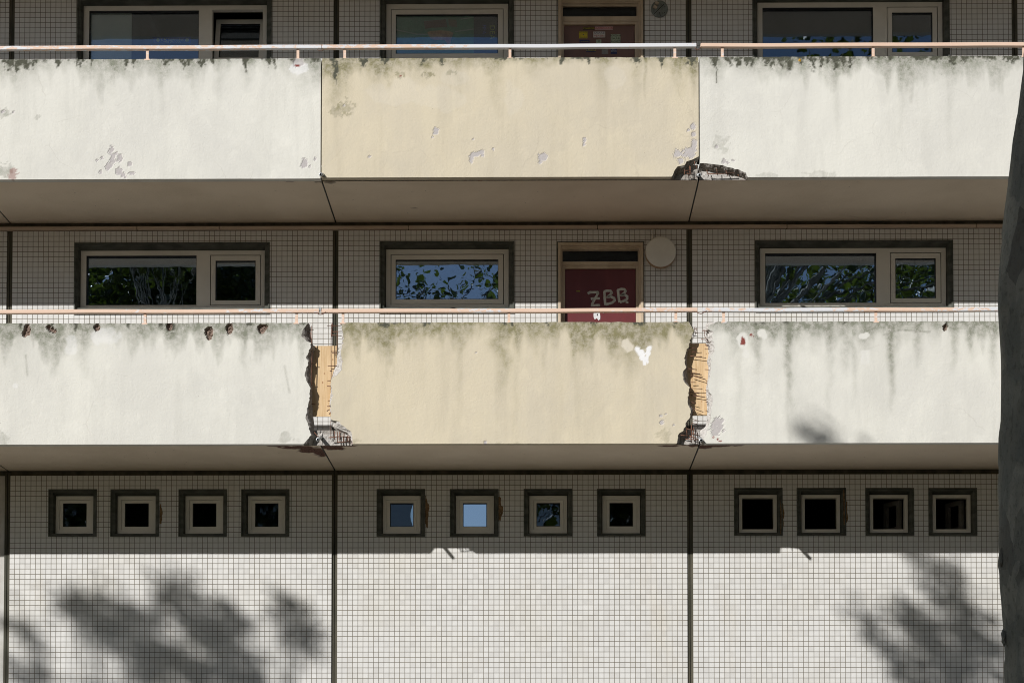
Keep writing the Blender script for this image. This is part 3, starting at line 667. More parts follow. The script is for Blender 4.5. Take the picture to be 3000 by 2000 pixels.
def parapet(x0, x1, zb, mat, label, L=None, Rr=None, B=None, paint=None, holes=(), drop=0.0):
    zt = zb+PH; nx = int((x1-x0)/CELL); nz = int(PH/CELL)
    S, T = np.meshgrid(np.linspace(0, 1, nx+1), np.linspace(0, 1, nz+1))
    X = x0+(x1-x0)*S; Zb = zb+0*X
    if B: Zb = np.maximum(zb, B(X))
    Zz = Zb+(zt-Zb)*T
    if L or Rr:
        xl = L[0](Zz) if L else x0; xr = Rr[0](Zz) if Rr else x1; X = xl+(xr-xl)*S
        jit = (fbm(Zz*55, X*0, 9, 3)-.5)*.022
        if L: X = X+jit*np.clip(1-S*nx/4, 0, 1)
        if Rr: X = X+jit*np.clip(1-(1-S)*nx/4, 0, 1)
    Zz = Zz+(fbm(X*14, Zz*0, 21, 3)-.5)*.007*(T > .999)
    A = paint(X, Zz, zt) if paint else {}
    Y = -D+0*X+(fbm(X*2.2, Zz*2.2, 31, 3)-.5)*.006
    hole = np.zeros_like(X)
    if holes:
        hole = spots(X, Zz, holes, 77, .28, 40); Y = Y+hole*.03+hole*(fbm(X*70, Zz*70, 8, 2)-.5)*.03
    A['hole'] = hole
    V = np.stack([X, Y, Zz], -1).reshape(-1, 3); m = MB(); m.v = V.tolist()
    idx = np.arange((nx+1)*(nz+1)).reshape(nz+1, nx+1)
    F = np.stack([idx[:-1,:-1], idx[:-1,1:], idx[1:,1:], idx[1:,:-1]], -1).reshape(-1, 4)
    m.f = [tuple(f) for f in F.tolist()]; m.m = [0]*len(m.f)
    YB = -D+TH
    zsb = Zz[:, 0]; xlb = L[1](zsb) if L else np.full(nz+1, x0); xrb = Rr[1](zsb) if Rr else np.full(nz+1, x1)
    top = [(X[-1,i], YB, zt-.004) for i in range(nx+1)]; b0 = len(m.v); m.v += top
    for i in range(nx): m.f.append((idx[-1,i], idx[-1,i+1], b0+i+1, b0+i)); m.m.append(0)
    b1 = len(m.v); m.v += [(X[0,i], YB, Zz[0,i]) for i in range(nx+1)]
    for i in range(nx): m.f.append((idx[0,i+1], idx[0,i], b1+i, b1+i+1)); m.m.append(0)
    # back face follows rear edges
    k = len(m.v); zl = np.linspace(0, 1, nz+1)
    m.v += [(xlb[j], YB, Zz[j,0]) for j in range(nz+1)]+[(xrb[j], YB, Zz[j,-1]) for j in range(nz+1)]
    zi = b1
    for j in range(nz): m.f.append((k+j, k+j+1, k+nz+2+j, k+nz+1+j)); m.m.append(0)
    if not L:
        for j in range(nz): m.f.append((idx[j,0], idx[j+1,0], k+j+1, k+j)); m.m.append(0)
    if not Rr:
        for j in range(nz): m.f.append((idx[j+1,-1], idx[j,-1], k+nz+1+j, k+nz+2+j)); m.m.append(0)
    if B:                                                 # hide the rear sheet where the front is broken away
        pass
    ob = m.build('balcony_parapet', [M[mat]], bld, attrs={kk: vv.ravel() for kk, vv in A.items()})
    ob['label'] = label
    for E, side in ((L, 0), (Rr, 1)):                     # rough broken ends
        if not E: continue
        xs = X[:, 0] if side == 0 else X[:, -1]; xb = xlb if side == 0 else xrb; zz = Zz[:, 0]
        K = 7; vs = []
        for q in range(K+1):
            t = q/K; nn = (fbm(zz*38+3*q, zz*0+q*1.7, 51+side, 3)-.5)
            bul = math.sin(math.pi*t)
            yy = -D+TH*t+nn*.03*bul; xx = xs*(1-t**.6)+xb*t**.6+nn*.035*(bul if q < K else 0)
            vs.append(np.stack([xx, np.minimum(yy, YB), zz+nn*.012*bul], 1))
        VV = np.concatenate(vs); n = nz+1; fs = []
        for q in range(K):
            for j in range(nz):
                f = (q*n+j, q*n+j+1, (q+1)*n+j+1, (q+1)*n+j); fs.append(f if side == 0 else f[::-1])
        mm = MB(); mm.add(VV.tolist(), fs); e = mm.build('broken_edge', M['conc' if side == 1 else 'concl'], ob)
    return ob

# -- painted wear of each parapet
def fringe(X, Zz, zt, depth, amount, seed, fx=4.5):
    n = fbm(X*fx, X*0+3, seed, 4); n2 = fbm(X*fx*3.5, Zz*3, seed+4, 3); n0 = fbm(X*1.1, X*0+8, seed+9, 2)
    dd = depth*(.10+1.2*n*n2*2)*(.25+1.2*n0); return (.45+.9*n0)*amount*np.clip(1-(zt-Zz)/np.maximum(dd, .01), 0, 1)
def mossy(X, Zz, zt, L, seed, base=.35, dep=.05):
    n = c01((fbm(X*48, Zz*40, seed, 4)-.3)*2.6); m = 1.25*streaks(X, Zz, zt, [(u+0, w_*1.15, l_*1.25, a_) for u, w_, l_, a_ in L], seed)
    thin = np.clip(1-(zt-Zz)/dep, 0, 1)*base*(fbm(X*16, X*0, seed+2, 3) > .5)
    return np.clip(np.minimum(m+thin, 1.15)-(1-n)*.95, 0, 1)*2.2
def c01(a): return np.clip(a, 0, 1)
def paint_ul(X, Zz, zt):
    ms = [(u, w_, l_, a_) for u, w_, l_, a_ in [(30,16,30,1.3),(52,14,30,1.4),(75,14,26,1.3),(95,9,24,1.1),(165,7,20,1.2),(231,8,22,1.3),(265,4,20,1.1),(367,7,24,1.3),(389,5,24,1.2),(487,16,18,1.3),(534,10,24,1.3),(552,6,20,1.2),(590,14,20,1.2),(620,7,16,1.2),(718,7,34,1.4),(786,6,22,1.1),(803,5,26,1.2),(865,16,14,1.2),(920,14,14,1)]]
    g = fringe(X, Zz, zt, .34, .75, 11)+streaks(X, Zz, zt, [(40,40,90,.5),(100,30,70,.4),(330,20,110,.35),(560,25,120,.3),(725,22,90,.45),(880,40,110,.4),(640,18,150,.25),(475,14,180,.25)])
    g = g+.5*spots(X, Zz, [(110,340,10,.8),(10,330,22,.7),(15,500,26,.8)], 14)
    ba = spots(X, Zz, [(326,440,9,1.3),(332,458,8,1.6),(352,466,9,1.3),(330,472,11),(322,484,10,.8),(315,492,9,.8),(348,502,12),(380,482,7),(386,508,8,.7),(300,462,5),(285,470,5),(361,512,7),(340,450,5),(295,505,5),(368,520,4),(891,480,11,1.4),(924,466,5),(908,488,4),(40,330,4),(8,328,6,.7)], 61, .6)
    ba = np.maximum(ba, .8*spots(X, Zz, [(873,184,17,.75)], 62, .4))
    rd = spots(X, Zz, [(871,193,8,.5)], 63, .4)+.55*spots(X, Zz, [(40,505,14,.8),(35,520,12)], 64, 1.1, 60)
    fr = .6*spots(X, Zz, [(875,200,28,.7)], 65, .4)
    return dict(grime=c01(g), moss=c01(mossy(X, Zz, zt, ms, 41, .45)), bare=c01(ba), red=c01(rd), fresh=c01(fr))
def paint_um(X, Zz, zt):
    ms = [(979,9,60,1.3),(1064,12,24,1.4),(1124,10,20,1.3),(1239,10,18,1.0),(1295,8,18,1.2),(1645,6,20,1.2),(1726,5,24,1.4),(1863,12,22,1.1),(1938,7,26,1.5),(1700,30,8,.9),(1480,40,7,.9),(2020,18,26,1.0)]
    g = fringe(X, Zz, zt, .26, .85, 15)+streaks(X, Zz, zt, [(985,34,150,.75),(1010,20,120,.5),(1100,40,90,.55),(1250,50,70,.5),(1450,25,160,.4),(1560,40,60,.4),(1770,22,120,.4),(1860,18,130,.4),(1890,6,120,.6),(1990,30,120,.4),(2035,14,110,.7),(1340,20,150,.3)])
    g = g+.55*spots(X, Zz, [(1170,222,16,.7),(1250,220,18,.5),(1320,212,16,.6),(1010,315,26,.9),(980,330,14)], 16, 1.0, 45)
    ba = spots(X, Zz, [(1277,385,10,1.2),(1268,402,4),(1395,452,16,.5),(1380,468,7,1.6),(1412,448,8),(1446,437,4),(1383,462,6),(1415,455,6),(1592,460,13,1.1),(1584,476,6),(1713,410,6,1.2),(1711,425,4),(1387,409,4),(1984,450,10,1.3),(2030,372,8,1.6),(2033,395,8,1.3),(2018,382,5),(2034,420,8,1.2),(2020,447,22,.8),(2034,432,9),(1996,470,12),(2005,455,9),(1008,310,4),(1083,460,4)], 66, .7)
    wh = .07*spots(X, Zz, [(1170,270,60,.6),(1290,290,60,.7),(1110,265,30),(1500,300,30,1.6),(1800,230,26,1.2),(1330,230,40,.5)], 67, .9, 5)
    rd = spots(X, Zz, [(1173,223,3)], 68, .4)
    return dict(grime=c01(g), moss=c01(mossy(X, Zz, zt, ms, 43, .35, .035)), bare=c01(ba), red=c01(rd), fresh=c01(wh))
def paint_ur(X, Zz, zt):
    ms = [(2092,10,28,1.4),(2141,12,24,1.3),(2165,10,26,1.3),(2190,9,24,1.4),(2206,9,28,1.3),(2245,12,26,1.4),(2265,9,30,1.4),(2285,10,30,1.4),(2312,9,36,1.5),(2350,10,20,1.1),(2385,11,34,1.4),(2408,8,30,1.3),(2425,8,22,1.2),(2449,9,40,1.3),(2475,9,24,1.2),(2495,8,30,1.2),(2550,10,12,1),(2610,12,18,.9),(2700,20,16,1.1),(2740,20,14,1.1),(2790,14,34,1.0),(2830,12,20,1.0),(2890,26,14,1.0),(2960,24,18,1.1)]
    g = fringe(X, Zz, zt, .34, .8, 19)+streaks(X, Zz, zt, [(2100,18,90,.4),(2200,60,60,.5),(2320,60,70,.45),(2455,30,80,.45),(2590,24,130,.2),(2780,60,90,.3),(2450,14,260,.22),(2640,14,280,.18),(2785,12,300,.2)])
    ck = at(2098, 200, -D)[0]; crack = np.exp(-((X-ck-(fbm(Zz*20, X*0, 4, 2)-.5)*.03)/.006)**2)*(Zz > zt-.27)
    ba = spots(X, Zz, [(2120,474,7),(2150,470,4),(2100,430,5),(2132,478,5)], 69, .9)
    g = g+.3*spots(X, Zz, [(2110,420,30,.8),(2250,515,30,.3),(2400,512,50,.2)], 70, 1.0, 30)
    return dict(grime=c01(g), moss=c01(mossy(X, Zz, zt, ms, 45, .6)+crack*.9), bare=c01(ba), red=0*X, fresh=0*X)
def paint_ll(X, Zz, zt):
    ms = [(60,5,20,.9),(220,6,20,1.2),(375,5,14,1.1),(497,14,26,1.3),(470,10,16,1.0),(730,10,14,.8),(878,10,10,1.0),(150,5,12,1)]
    g = fringe(X, Zz, zt, .36, .95, 23)+streaks(X, Zz, zt, [(45,50,90,.5),(100,26,60,.45),(172,9,110,.3),(250,26,150,.55),(330,20,60,.3),(500,22,70,.5),(420,14,60,.3),(650,16,70,.35),(718,15,130,.65),(790,24,40,.3),(30,60,190,.25),(165,20,150,.22)])
    g = g+.35*spots(X, Zz, [(840,1280,30,.5),(5,1290,25)], 24, 1, 20)
    li = .0*X
    for (u1, v1, u2, v2) in ((833,1072,848,1150),(75,1040,80,1100)):
        a = at(u1, v1, -D); b = at(u2, v2, -D); t = c01(((X-a[0])*(b[0]-a[0])+(Zz-a[1])*(b[1]-a[1]))/((b[0]-a[0])**2+(b[1]-a[1])**2))
        d = np.hypot(X-a[0]-t*(b[0]-a[0]), Zz-a[1]-t*(b[1]-a[1])); li = np.maximum(li, .4*np.exp(-(d/.010)**2))
    return dict(grime=c01(g+li), moss=c01(mossy(X, Zz, zt, ms, 47, .3, .03)), bare=0*X, red=0*X, fresh=c01(.35*spots(X, Zz, [(45,1130,10,1.0),(310,985,40,.7),(210,1010,20,1.5)], 71, .6, 12)))
def paint_lm(X, Zz, zt):
    ms = [(1120,14,14,1.2),(1140,10,12,1.1),(1160,10,10,1.0),(1245,10,10,1),(1480,16,12,.9),(1500,10,10,.9),(1605,8,10,1),(1740,10,12,1),(1860,20,10,.8),(1975,10,14,.9)]
    L = [(1010,20,110,.7),(1090,22,70,.6),(1140,20,80,.6),(1172,10,60,.5),(1207,14,55,.5),(1240,10,60,.5),(1280,26,60,.5),(1333,20,50,.5),(1370,12,40,.4),(1474,26,170,.75),(1518,12,100,.6),(1560,20,50,.4),(1620,20,40,.4),(1679,11,130,.8),(1713,9,70,.7),(1733,9,60,.6),(1770,20,40,.4),(1810,26,110,.7),(1840,34,130,.8),(1880,26,90,.85),(1900,20,80,.7),(1945,10,70,.6),(1985,14,40,.7),(1345,10,240,.22),(1512,12,330,.2),(1690,10,300,.18)]
    g = fringe(X, Zz, zt, .40, 1.0, 27)+streaks(X, Zz, zt, [(a, b*1.2, c*1.15, d) for a, b, c, d in L])*1.1
    g = g+.35*spots(X, Zz, [(1945,1270,20,1.2),(1030,1290,18,.4),(1500,1305,60,.15)], 25, 1.1, 30)
    ba = spots(X, Zz, [(1938,1237,7),(1937,1218,5,.7),(1950,1212,3),(1396,1033,3),(1975,1245,3),(1422,1297,6)], 72, .7)
    fr = 0*X; nn = (fbm(X*45, Zz*45, 73, 3)-.5)*.030
    for (u1, v1, u2, v2, w_) in ((1868,1022,1888,1058,.026),(1880,1030,1890,1060,.028),(1904,1018,1890,1058,.022),(1889,1045,1889,1066,.014)):
        p = at(u1, v1, -D); q = at(u2, v2, -D); t = c01(((X-p[0])*(q[0]-p[0])+(Zz-p[1])*(q[1]-p[1]))/((q[0]-p[0])**2+(q[1]-p[1])**2))
        d = np.hypot(X-p[0]-t*(q[0]-p[0]), Zz-p[1]-t*(q[1]-p[1])); fr = np.maximum(fr, sstep(w_+.004, w_-.004, d+nn))
    a, b = at(1838, 1012, -D); dd = np.abs(X-a)*.75+np.abs(Zz-b)*.6+np.abs((X-a)+(Zz-b))*.35
    cl = sstep(.075, .06, dd+(fbm(X*30, Zz*30, 5, 2)-.5)*.02)
    g = g*(1-cl)
    return dict(grime=c01(g), moss=c01(mossy(X, Zz, zt, ms, 49, .4, .03)), bare=c01(ba), red=0*X, fresh=c01(fr+.18*cl))
def paint_lr(X, Zz, zt):
    ms = [(2210,16,10,.8),(2240,10,8,.8),(2300,10,8,.8),(2480,14,8,.8),(2770,5,20,1.1)]
    L = [(2150,22,100,.6),(2222,14,120,.85),(2190,14,60,.6),(2270,26,60,.5),(2312,12,230,.85),(2340,26,70,.5),(2390,20,80,.45),(2428,14,110,.6),(2480,16,130,.6),(2500,10,200,.4),(2545,26,80,.7),(2590,16,50,.5),(2612,11,210,1.0),(2622,16,120,.5),(2655,20,60,.4),(2688,12,110,.75),(2740,16,60,.35),(2795,12,120,.7),(2845,14,100,.5),(2906,12,130,.7),(2870,30,50,.5),(2310,9,330,.35),(2430,10,300,.25),(2165,12,230,.3),(2100,30,30,.4)]
    g = fringe(X, Zz, zt, .50, 1.0, 29)+streaks(X, Zz, zt, [(a, b*1.3, c*1.15, d) for a, b, c, d in L])*1.1
    pt = np.maximum(spots(X, Zz, [(2528,985,13,.7),(2540,980,8)], 74, .15), 0)
    a, b = at(2535, 1046, -D); pt = np.maximum(pt, sstep(.05, .04, np.abs(X-a))*sstep(.078, .066, np.abs(Zz-b)))
    pt = np.maximum(pt, spots(X, Zz, [(2230,975,12),(2175,1000,16,1.6),(2185,1035,12,1.3),(2240,985,8)], 75, .4, 14))
    ck = spots(X, Zz, [], 1)
    for (u1, v1, u2, v2) in ((2590,980,2640,966),(2640,966,2725,972)):
        p = at(u1, v1, -D); q = at(u2, v2, -D); t = c01(((X-p[0])*(q[0]-p[0])+(Zz-p[1])*(q[1]-p[1]))/((q[0]-p[0])**2+(q[1]-p[1])**2))
        d = np.hypot(X-p[0]-t*(q[0]-p[0]), Zz-p[1]-t*(q[1]-p[1])); ck = np.maximum(ck, .6*np.exp(-(d/.008)**2))
    ba = spots(X, Zz, [(2103,1235,16,1.0),(2097,1262,17,.9),(2090,1248,9),(2110,1245,9,1.4),(2120,1262,5)], 76, .7)
    rd = spots(X, Zz, [(2177,998,7,1.8),(2174,1006,5),(2200,980,4,1.3),(2206,984,2)], 78, .5)+spots(X, Zz, [(2110,1292,5,.6),(2102,1284,4),(2090,1280,3)], 79, .8)
    return dict(grime=c01(g*(1-.9*pt)+ck), moss=c01(mossy(X, Zz, zt, ms, 53, .3, .03)), bare=c01(ba), red=c01(rd), fresh=c01(.17*pt))
def paint_plain(X, Zz, zt):
    g = fringe(X, Zz, zt, .3, .8, 37)+streaks(X, Zz, zt, [(-200,30,100,.5),(-60,20,100,.5),(3080,20,100,.5)])
    return dict(grime=c01(g), moss=0*X, bare=0*X, red=0*X, fresh=0*X)

# -- outlines of the two knocked out gaps (paint edge, concrete edge)
cL = lambda p: conv(p, 800, 900, 3.483)
cR = lambda p: conv(p, 1900, 900, 3.483)
llR = [(362,155),(300,235),(283,290),(330,335),(385,365),(383,400),(355,480),(330,510),(355,540),(360,590),(335,620),(325,700),(350,760),(378,820),(375,880),(370,950),(345,1040),(335,1130),(360,1190),(375,1260),(385,1300),(312,1393)]
llRb = [(364,155),(368,225),(385,320),(392,360),(425,382),(400,450),(388,600),(392,800),(388,950),(398,1080),(412,1190),(400,1260),(430,1300),(385,1393)]
lmL = [(705,155),(700,200),(715,290),(713,370),(700,420),(690,470),(708,560),(695,640),(655,695),(598,715),(590,780),(600,840),(610,890),(595,950),(585,1000),(592,1060),(590,1130),(600,1150),(680,1160),(692,1190),(760,1240),(800,1270),(805,1340),(815,1393)]
lmLb = [(700,155),(697,300),(688,370),(655,400),(645,480),(640,560),(600,650),(588,710),(590,800),(575,900),(568,960),(583,1000),(588,1130),(592,1160),(596,1200),(640,1236),(720,1262),(770,1300),(800,1393)]
lmR = [(410,145),(450,215),(462,232),(430,310),(410,400),(385,450),(365,520),(375,590),(388,605),(355,650),(350,700),(365,760),(400,800),(415,812),(410,880),(400,920),(402,1000),(425,1030),(430,1120),(385,1170),(380,1210),(350,1262),(300,1290),(290,1393)]
lmRb = [(430,145),(472,215),(462,240),(440,300),(425,400),(403,450),(398,580),(403,650),(407,740),(428,800),(422,900),(440,1000),(470,1030),(450,1100),(402,1160),(390,1240),(335,1300),(310,1393)]
lrL = [(720,145),(660,165),(612,190),(603,225),(660,245),(640,290),(655,340),(675,440),(640,480),(625,500),(640,550),(632,620),(635,680),(615,740),(600,800),(610,840),(650,900),(655,960),(635,1020),(640,1100),(630,1160),(600,1250),(580,1300),(560,1330),(580,1393)]
lrLb = [(592,145),(590,225),(600,300),(592,350),(612,380),(620,460),(602,540),(620,600),(610,720),(600,780),(595,850),(600,950),(605,1050),(600,1120),(590,1200),(530,1240),(522,1300),(575,1393)]
E = lambda cf, a, b: (poly(cf(a), 0), poly(cf(b), 0))
parapet(XJ[1]+.008, XJ[2]-.05, Z[0], 'white', 'lower left off white balcony parapet with a row of chipped holes and a broken right end', Rr=E(cL, llR, llRb), paint=paint_ll,
        holes=[(80,966,9,1.9),(72,978,7,1.3),(142,958,7,.9),(152,966,8,.8),(160,970,6,.8),(284,958,9,1.2),(497,957,9,1.2),(612,972,12,1.3),(613,983,8,1.5),(673,962,11,1.5),(767,962,12,1.1),(775,958,9,.8)])
parapet(XJ[2]+.05, XJ[3]-.05, Z[0], 'cream', 'lower cream balcony parapet broken at both ends', L=E(cL, lmL, lmLb), Rr=E(cR, lmR, lmRb), paint=paint_lm)
parapet(XJ[3]+.05, XJ[4]-.008, Z[0], 'white', 'lower right streaked off white balcony parapet with a broken left end', L=E(cR, lrL, lrLb), paint=paint_lr, holes=[(2770,958,7,1.2),(2768,964,5,1.2)])
# damaged bottoms at the upper right joint
s6 = lambda p: [at(1940+x/6.03, 440+y/6.03, -D) for x, y in p]
umB = poly(s6([(-900,470),(160,470),(182,462),(215,360),(270,290),(400,268),(430,200),(540,165),(648,110),(660,108)]), 1)
urB = poly(s6([(660,232),(740,230),(880,245),(1080,270),(1150,300),(1250,315),(1285,340),(1340,335),(1400,370),(1480,400),(1500,466),(1520,490),(3000,490)]), 1)
parapet(XJ[1]+.008, XJ[2]-.006, Z[1], 'white', 'upper left off white balcony parapet with peeling grey patches', paint=paint_ul)
parapet(XJ[2]+.006, XJ[3]-.006, Z[1], 'cream', 'upper cream balcony parapet with a broken lower right corner', paint=paint_um, B=umB)
parapet(XJ[3]+.006, XJ[4]-.008, Z[1], 'white', 'upper right off white balcony parapet with black mossy top and broken lower left corner', paint=paint_ur, B=urB)
def coarse_parapet(x0, x1, zb): 
    return parapet(x0, x1, zb, 'white', 'outer balcony parapet', paint=paint_plain)
CELL = .03
for lv in (0, 1):
    coarse_parapet(XJ[0], XJ[1]-.008, Z[lv]); coarse_parapet(XJ[4]+.008, XJ[5], Z[lv])
for b in range(5): coarse_parapet(XJ[b]+.008, XJ[b+1]-.008, Z[2])
# sealed vertical joints
for lv in (1, 2):
    for j in (1, 2, 3, 4):
        MB().box(XJ[j]-.02, XJ[j]+.02, -D+TH+.001, -D+TH+.012, Z[lv]+.17, Z[lv]+PH-.02).build('joint_seal', M['black'], bld)
for j in (1, 4): MB().box(XJ[j]-.02, XJ[j]+.02, -D+TH+.001, -D+TH+.012, Z[0]+.02, Z[0]+PH-.02).build('joint_seal', M['black'], bld)

# ------------------------------------------------------------------ gallery slabs
def zspots(X, Y, Zp, L, seed):
    out = np.zeros_like(X); n = fbm(X*22, Y*22, seed, 4)-.5
    for (u, v, rx, ry) in L:
        x, y = atz(u, v, Zp); rx_ = rx*.0035
        d = np.sqrt(((X-x)/rx_)**2+((Y-y)/ry)**2); out = np.maximum(out, sstep(-.1, .1, 1-d+n*1.1))
    return out
def slab(x0, x1, zb, red=(), gr=()):
    nx = int((x1-x0)/.02); ny = 70; y0, y1 = -D+TH+.001, .028
    X, Y = np.meshgrid(np.linspace(x0, x1, nx+1), np.linspace(y0, y1, ny+1))
    m = MB(); m.v = np.stack([X, Y, 0*X+zb], -1).reshape(-1, 3).tolist(); idx = np.arange((nx+1)*(ny+1)).reshape(ny+1, nx+1)
    F = np.stack([idx[:-1,:-1], idx[1:,:-1], idx[1:,1:], idx[:-1,1:]], -1).reshape(-1, 4); m.f = [tuple(f) for f in F.tolist()]; m.m = [0]*len(m.f)
    b = m.add([(x0,y0,zb),(x1,y0,zb),(x1,y1,zb),(x0,y1,zb),(x0,y0,zb+SLAB),(x1,y0,zb+SLAB),(x1,y1,zb+SLAB),(x0,y1,zb+SLAB)], [(0,1,5,4),(1,2,6,5),(2,3,7,6),(3,0,4,7),(4,5,6,7)], 1)
    at_ = dict(red=c01(zspots(X, Y, zb, red, 5)).ravel() if red else 0*X.ravel(), grime=c01(.7*zspots(X, Y, zb, gr, 9)).ravel() if gr else 0*X.ravel())
    return m.build('gallery_slab', [M['soff'], M['conc']], bld, attrs=at_)
GJ = .008
redL = [(820,1305,40,.05),(870,1310,50,.09),(910,1318,40,.14),(940,1325,22,.2)]
redM = [(955,1306,35,.08),(975,1312,40,.1),(1000,1304,45,.06),(1960,1306,30,.04),(2020,1301,40,.05),(2035,1304,22,.07)]
redR = [(2060,1308,30,.09),(2085,1306,45,.06),(2120,1304,60,.05),(2200,1300,60,.02)]
slab(XJ[1]+GJ, XJ[2]-GJ, Z[0], redL); slab(XJ[2]+GJ, XJ[3]-GJ, Z[0], redM); slab(XJ[3]+GJ, XJ[4]-GJ, Z[0], redR)
slab(XJ[1]+GJ, XJ[2]-GJ, Z[1], [(10,527,26,.06),(735,529,18,.02),(850,531,20,.02)], [(935,531,16,.05)]); slab(XJ[2]+GJ, XJ[3]-GJ, Z[1], [(965,528,8,.05)], [(965,530,16,.08),(1215,610,12,.02)])
slab(XJ[3]+GJ, XJ[4]-GJ, Z[1], [(2070,522,14,.04)], ())
for lv in (0, 1): slab(XJ[0]+GJ, XJ[1]-GJ, Z[lv]); slab(XJ[4]+GJ, XJ[5]-GJ, Z[lv])
for b in range(5): slab(XJ[b]+GJ, XJ[b+1]-GJ, Z[2])
for lv in range(3):
    for j in (1, 2, 3, 4): MB().box(XJ[j]-GJ+.0005, XJ[j]+GJ-.0005, -D+TH+.12, .02, Z[lv]+.012, Z[lv]+.05).build('slab_joint_seal', M['black'], bld)

# rough concrete core laid bare behind the broken parapets
def rubble(x0, x1, z0, z1, y, seed, mat, topf=None, parent=bld, amp=.03):
    nx = max(6, int((x1-x0)/.009)); nz = max(5, int((z1-z0)/.009))
    X, T = np.meshgrid(np.linspace(x0, x1, nx+1), np.linspace(0, 1, nz+1)); zt = z1+0*X
    if topf: zt = topf(X)
    zt = zt+(fbm(X*30, X*0, seed+3, 3)-.5)*.05
    Zz = z0+(zt-z0)*T; Y = y+(fbm(X*26, Zz*26, seed, 4)-.5)*amp*2+np.clip(T-.75, 0, 1)*.12
    m = MB(); m.v = np.stack([X, Y, Zz], -1).reshape(-1, 3).tolist(); idx = np.arange((nx+1)*(nz+1)).reshape(nz+1, nx+1)
    F = np.stack([idx[:-1,:-1], idx[:-1,1:], idx[1:,1:], idx[1:,:-1]], -1).reshape(-1, 4); m.f = [tuple(f) for f in F.tolist()]; m.m = [0]*len(m.f)
    b = len(m.v); m.v += [(float(X[-1,i]), -D+TH+.05, float(Zz[-1,i])) for i in range(nx+1)]
    for i in range(nx): m.f.append((idx[-1,i], idx[-1,i+1], b+i+1, b+i)); m.m.append(0)
    return m.build('bared_concrete', M[mat], parent)
xa = at(925,1290,-D)[0]; xb = at(1034,1290,-D)[0]
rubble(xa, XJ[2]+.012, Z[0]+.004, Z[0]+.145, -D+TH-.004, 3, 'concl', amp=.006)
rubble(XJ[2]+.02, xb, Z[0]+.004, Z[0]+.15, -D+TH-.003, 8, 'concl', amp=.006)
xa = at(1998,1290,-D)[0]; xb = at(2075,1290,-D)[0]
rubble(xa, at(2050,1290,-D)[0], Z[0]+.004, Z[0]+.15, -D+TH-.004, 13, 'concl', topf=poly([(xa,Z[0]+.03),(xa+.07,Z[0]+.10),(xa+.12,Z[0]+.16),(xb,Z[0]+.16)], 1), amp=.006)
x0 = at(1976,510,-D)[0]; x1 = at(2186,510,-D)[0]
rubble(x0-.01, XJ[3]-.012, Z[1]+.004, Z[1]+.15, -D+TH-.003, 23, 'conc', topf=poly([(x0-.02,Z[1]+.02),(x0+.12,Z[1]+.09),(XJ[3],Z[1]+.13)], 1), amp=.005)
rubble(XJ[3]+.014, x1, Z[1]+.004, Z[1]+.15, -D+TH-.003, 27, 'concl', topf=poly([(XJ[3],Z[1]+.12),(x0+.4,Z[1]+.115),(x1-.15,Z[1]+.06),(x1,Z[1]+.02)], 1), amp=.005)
# rough undersides of the broken upper corners
def under(B, xa, xb, seed, mat, deep=.09):
    nx = int((xb-xa)/.008); xs = np.linspace(xa, xb, nx+1); zb = np.maximum(Z[1], B(xs)); K = 6; vs = []
    for q in range(K+1):
        t = q/K; n = fbm(xs*40+q, xs*0+q*2.1, seed, 3)-.5
        vs.append(np.stack([xs, -D+TH*t+n*.012*math.sin(math.pi*t), np.maximum(zb-t**.7*deep*(.4+.9*fbm(xs*9, xs*0, seed+1, 3))*np.clip((zb-Z[1])/.05, 0, 1)+n*.03*math.sin(math.pi*t), Z[1]+.001)], 1))
    V = np.concatenate(vs).tolist(); n = nx+1; fs = [(q*n+i, (q+1)*n+i, (q+1)*n+i+1, q*n+i+1) for q in range(K) for i in range(nx)]
    m = MB(); m.add(V, fs); m.build('broken_edge', M[mat], bld)
under(umB, at(1969,510,-D)[0], XJ[3]-.007, 33, 'conc', .04); under(urB, XJ[3]+.007, at(2190,510,-D)[0], 35, 'conc', .05)

# ------------------------------------------------------------------ reinforcing bars
def bars(L, ox, oy, s, name='rebar', y=-D+.045, r=.0042, jit=.012, seed=1):
    rnd = random.Random(seed)
    for pl in L:
        yy = y+rnd.uniform(-jit, jit)
        pts = [(lambda q: (q[0], yy+rnd.uniform(-.004, .004), q[1]))(at(ox+x/s, oy+y_/s, yy)) for x, y_ in pl]
        MB().tube(pts, r*rnd.uniform(.8, 1.1), 6).build(name, M['rust'], bld, True)
bars([[(595,170),(592,400),(593,700),(590,1000),(590,1345)],[(655,240),(652,470)],[(395,190),(398,480),(392,800)],[(380,200),(383,320)],[(550,188),(690,188)],[(605,250),(700,245)],[(590,285),(700,292)],[(370,228),(415,228)],
      [(590,450),(655,450)],[(603,467),(652,467)],[(558,597),(665,597)],[(578,650),(604,650)],[(555,748),(592,748)],[(552,803),(592,806)],[(385,572),(432,573)],[(385,775),(416,775)],[(385,984),(432,990)],[(558,952),(592,952)],[(552,1010),(592,1008)],[(550,1062),(562,1045),(588,1040)],
      [(570,1092),(585,1070)],[(605,160),(600,300)]], 800, 900, 3.483, seed=2)
bars([[(625,1262),(627,1350)],[(655,1270),(660,1378)],[(680,1270),(682,1382)],[(692,1270),(690,1350)],[(725,1282),(722,1372)],[(757,1305),(765,1385)],[(775,1305),(778,1385)],[(795,1290),(795,1365)],[(565,1328),(680,1316),(795,1325)],[(650,1377),(730,1372),(795,1360)],[(420,1272),(450,1310),(470,1318)]], 800, 900, 3.483, y=-D+.02, r=.005, seed=3)
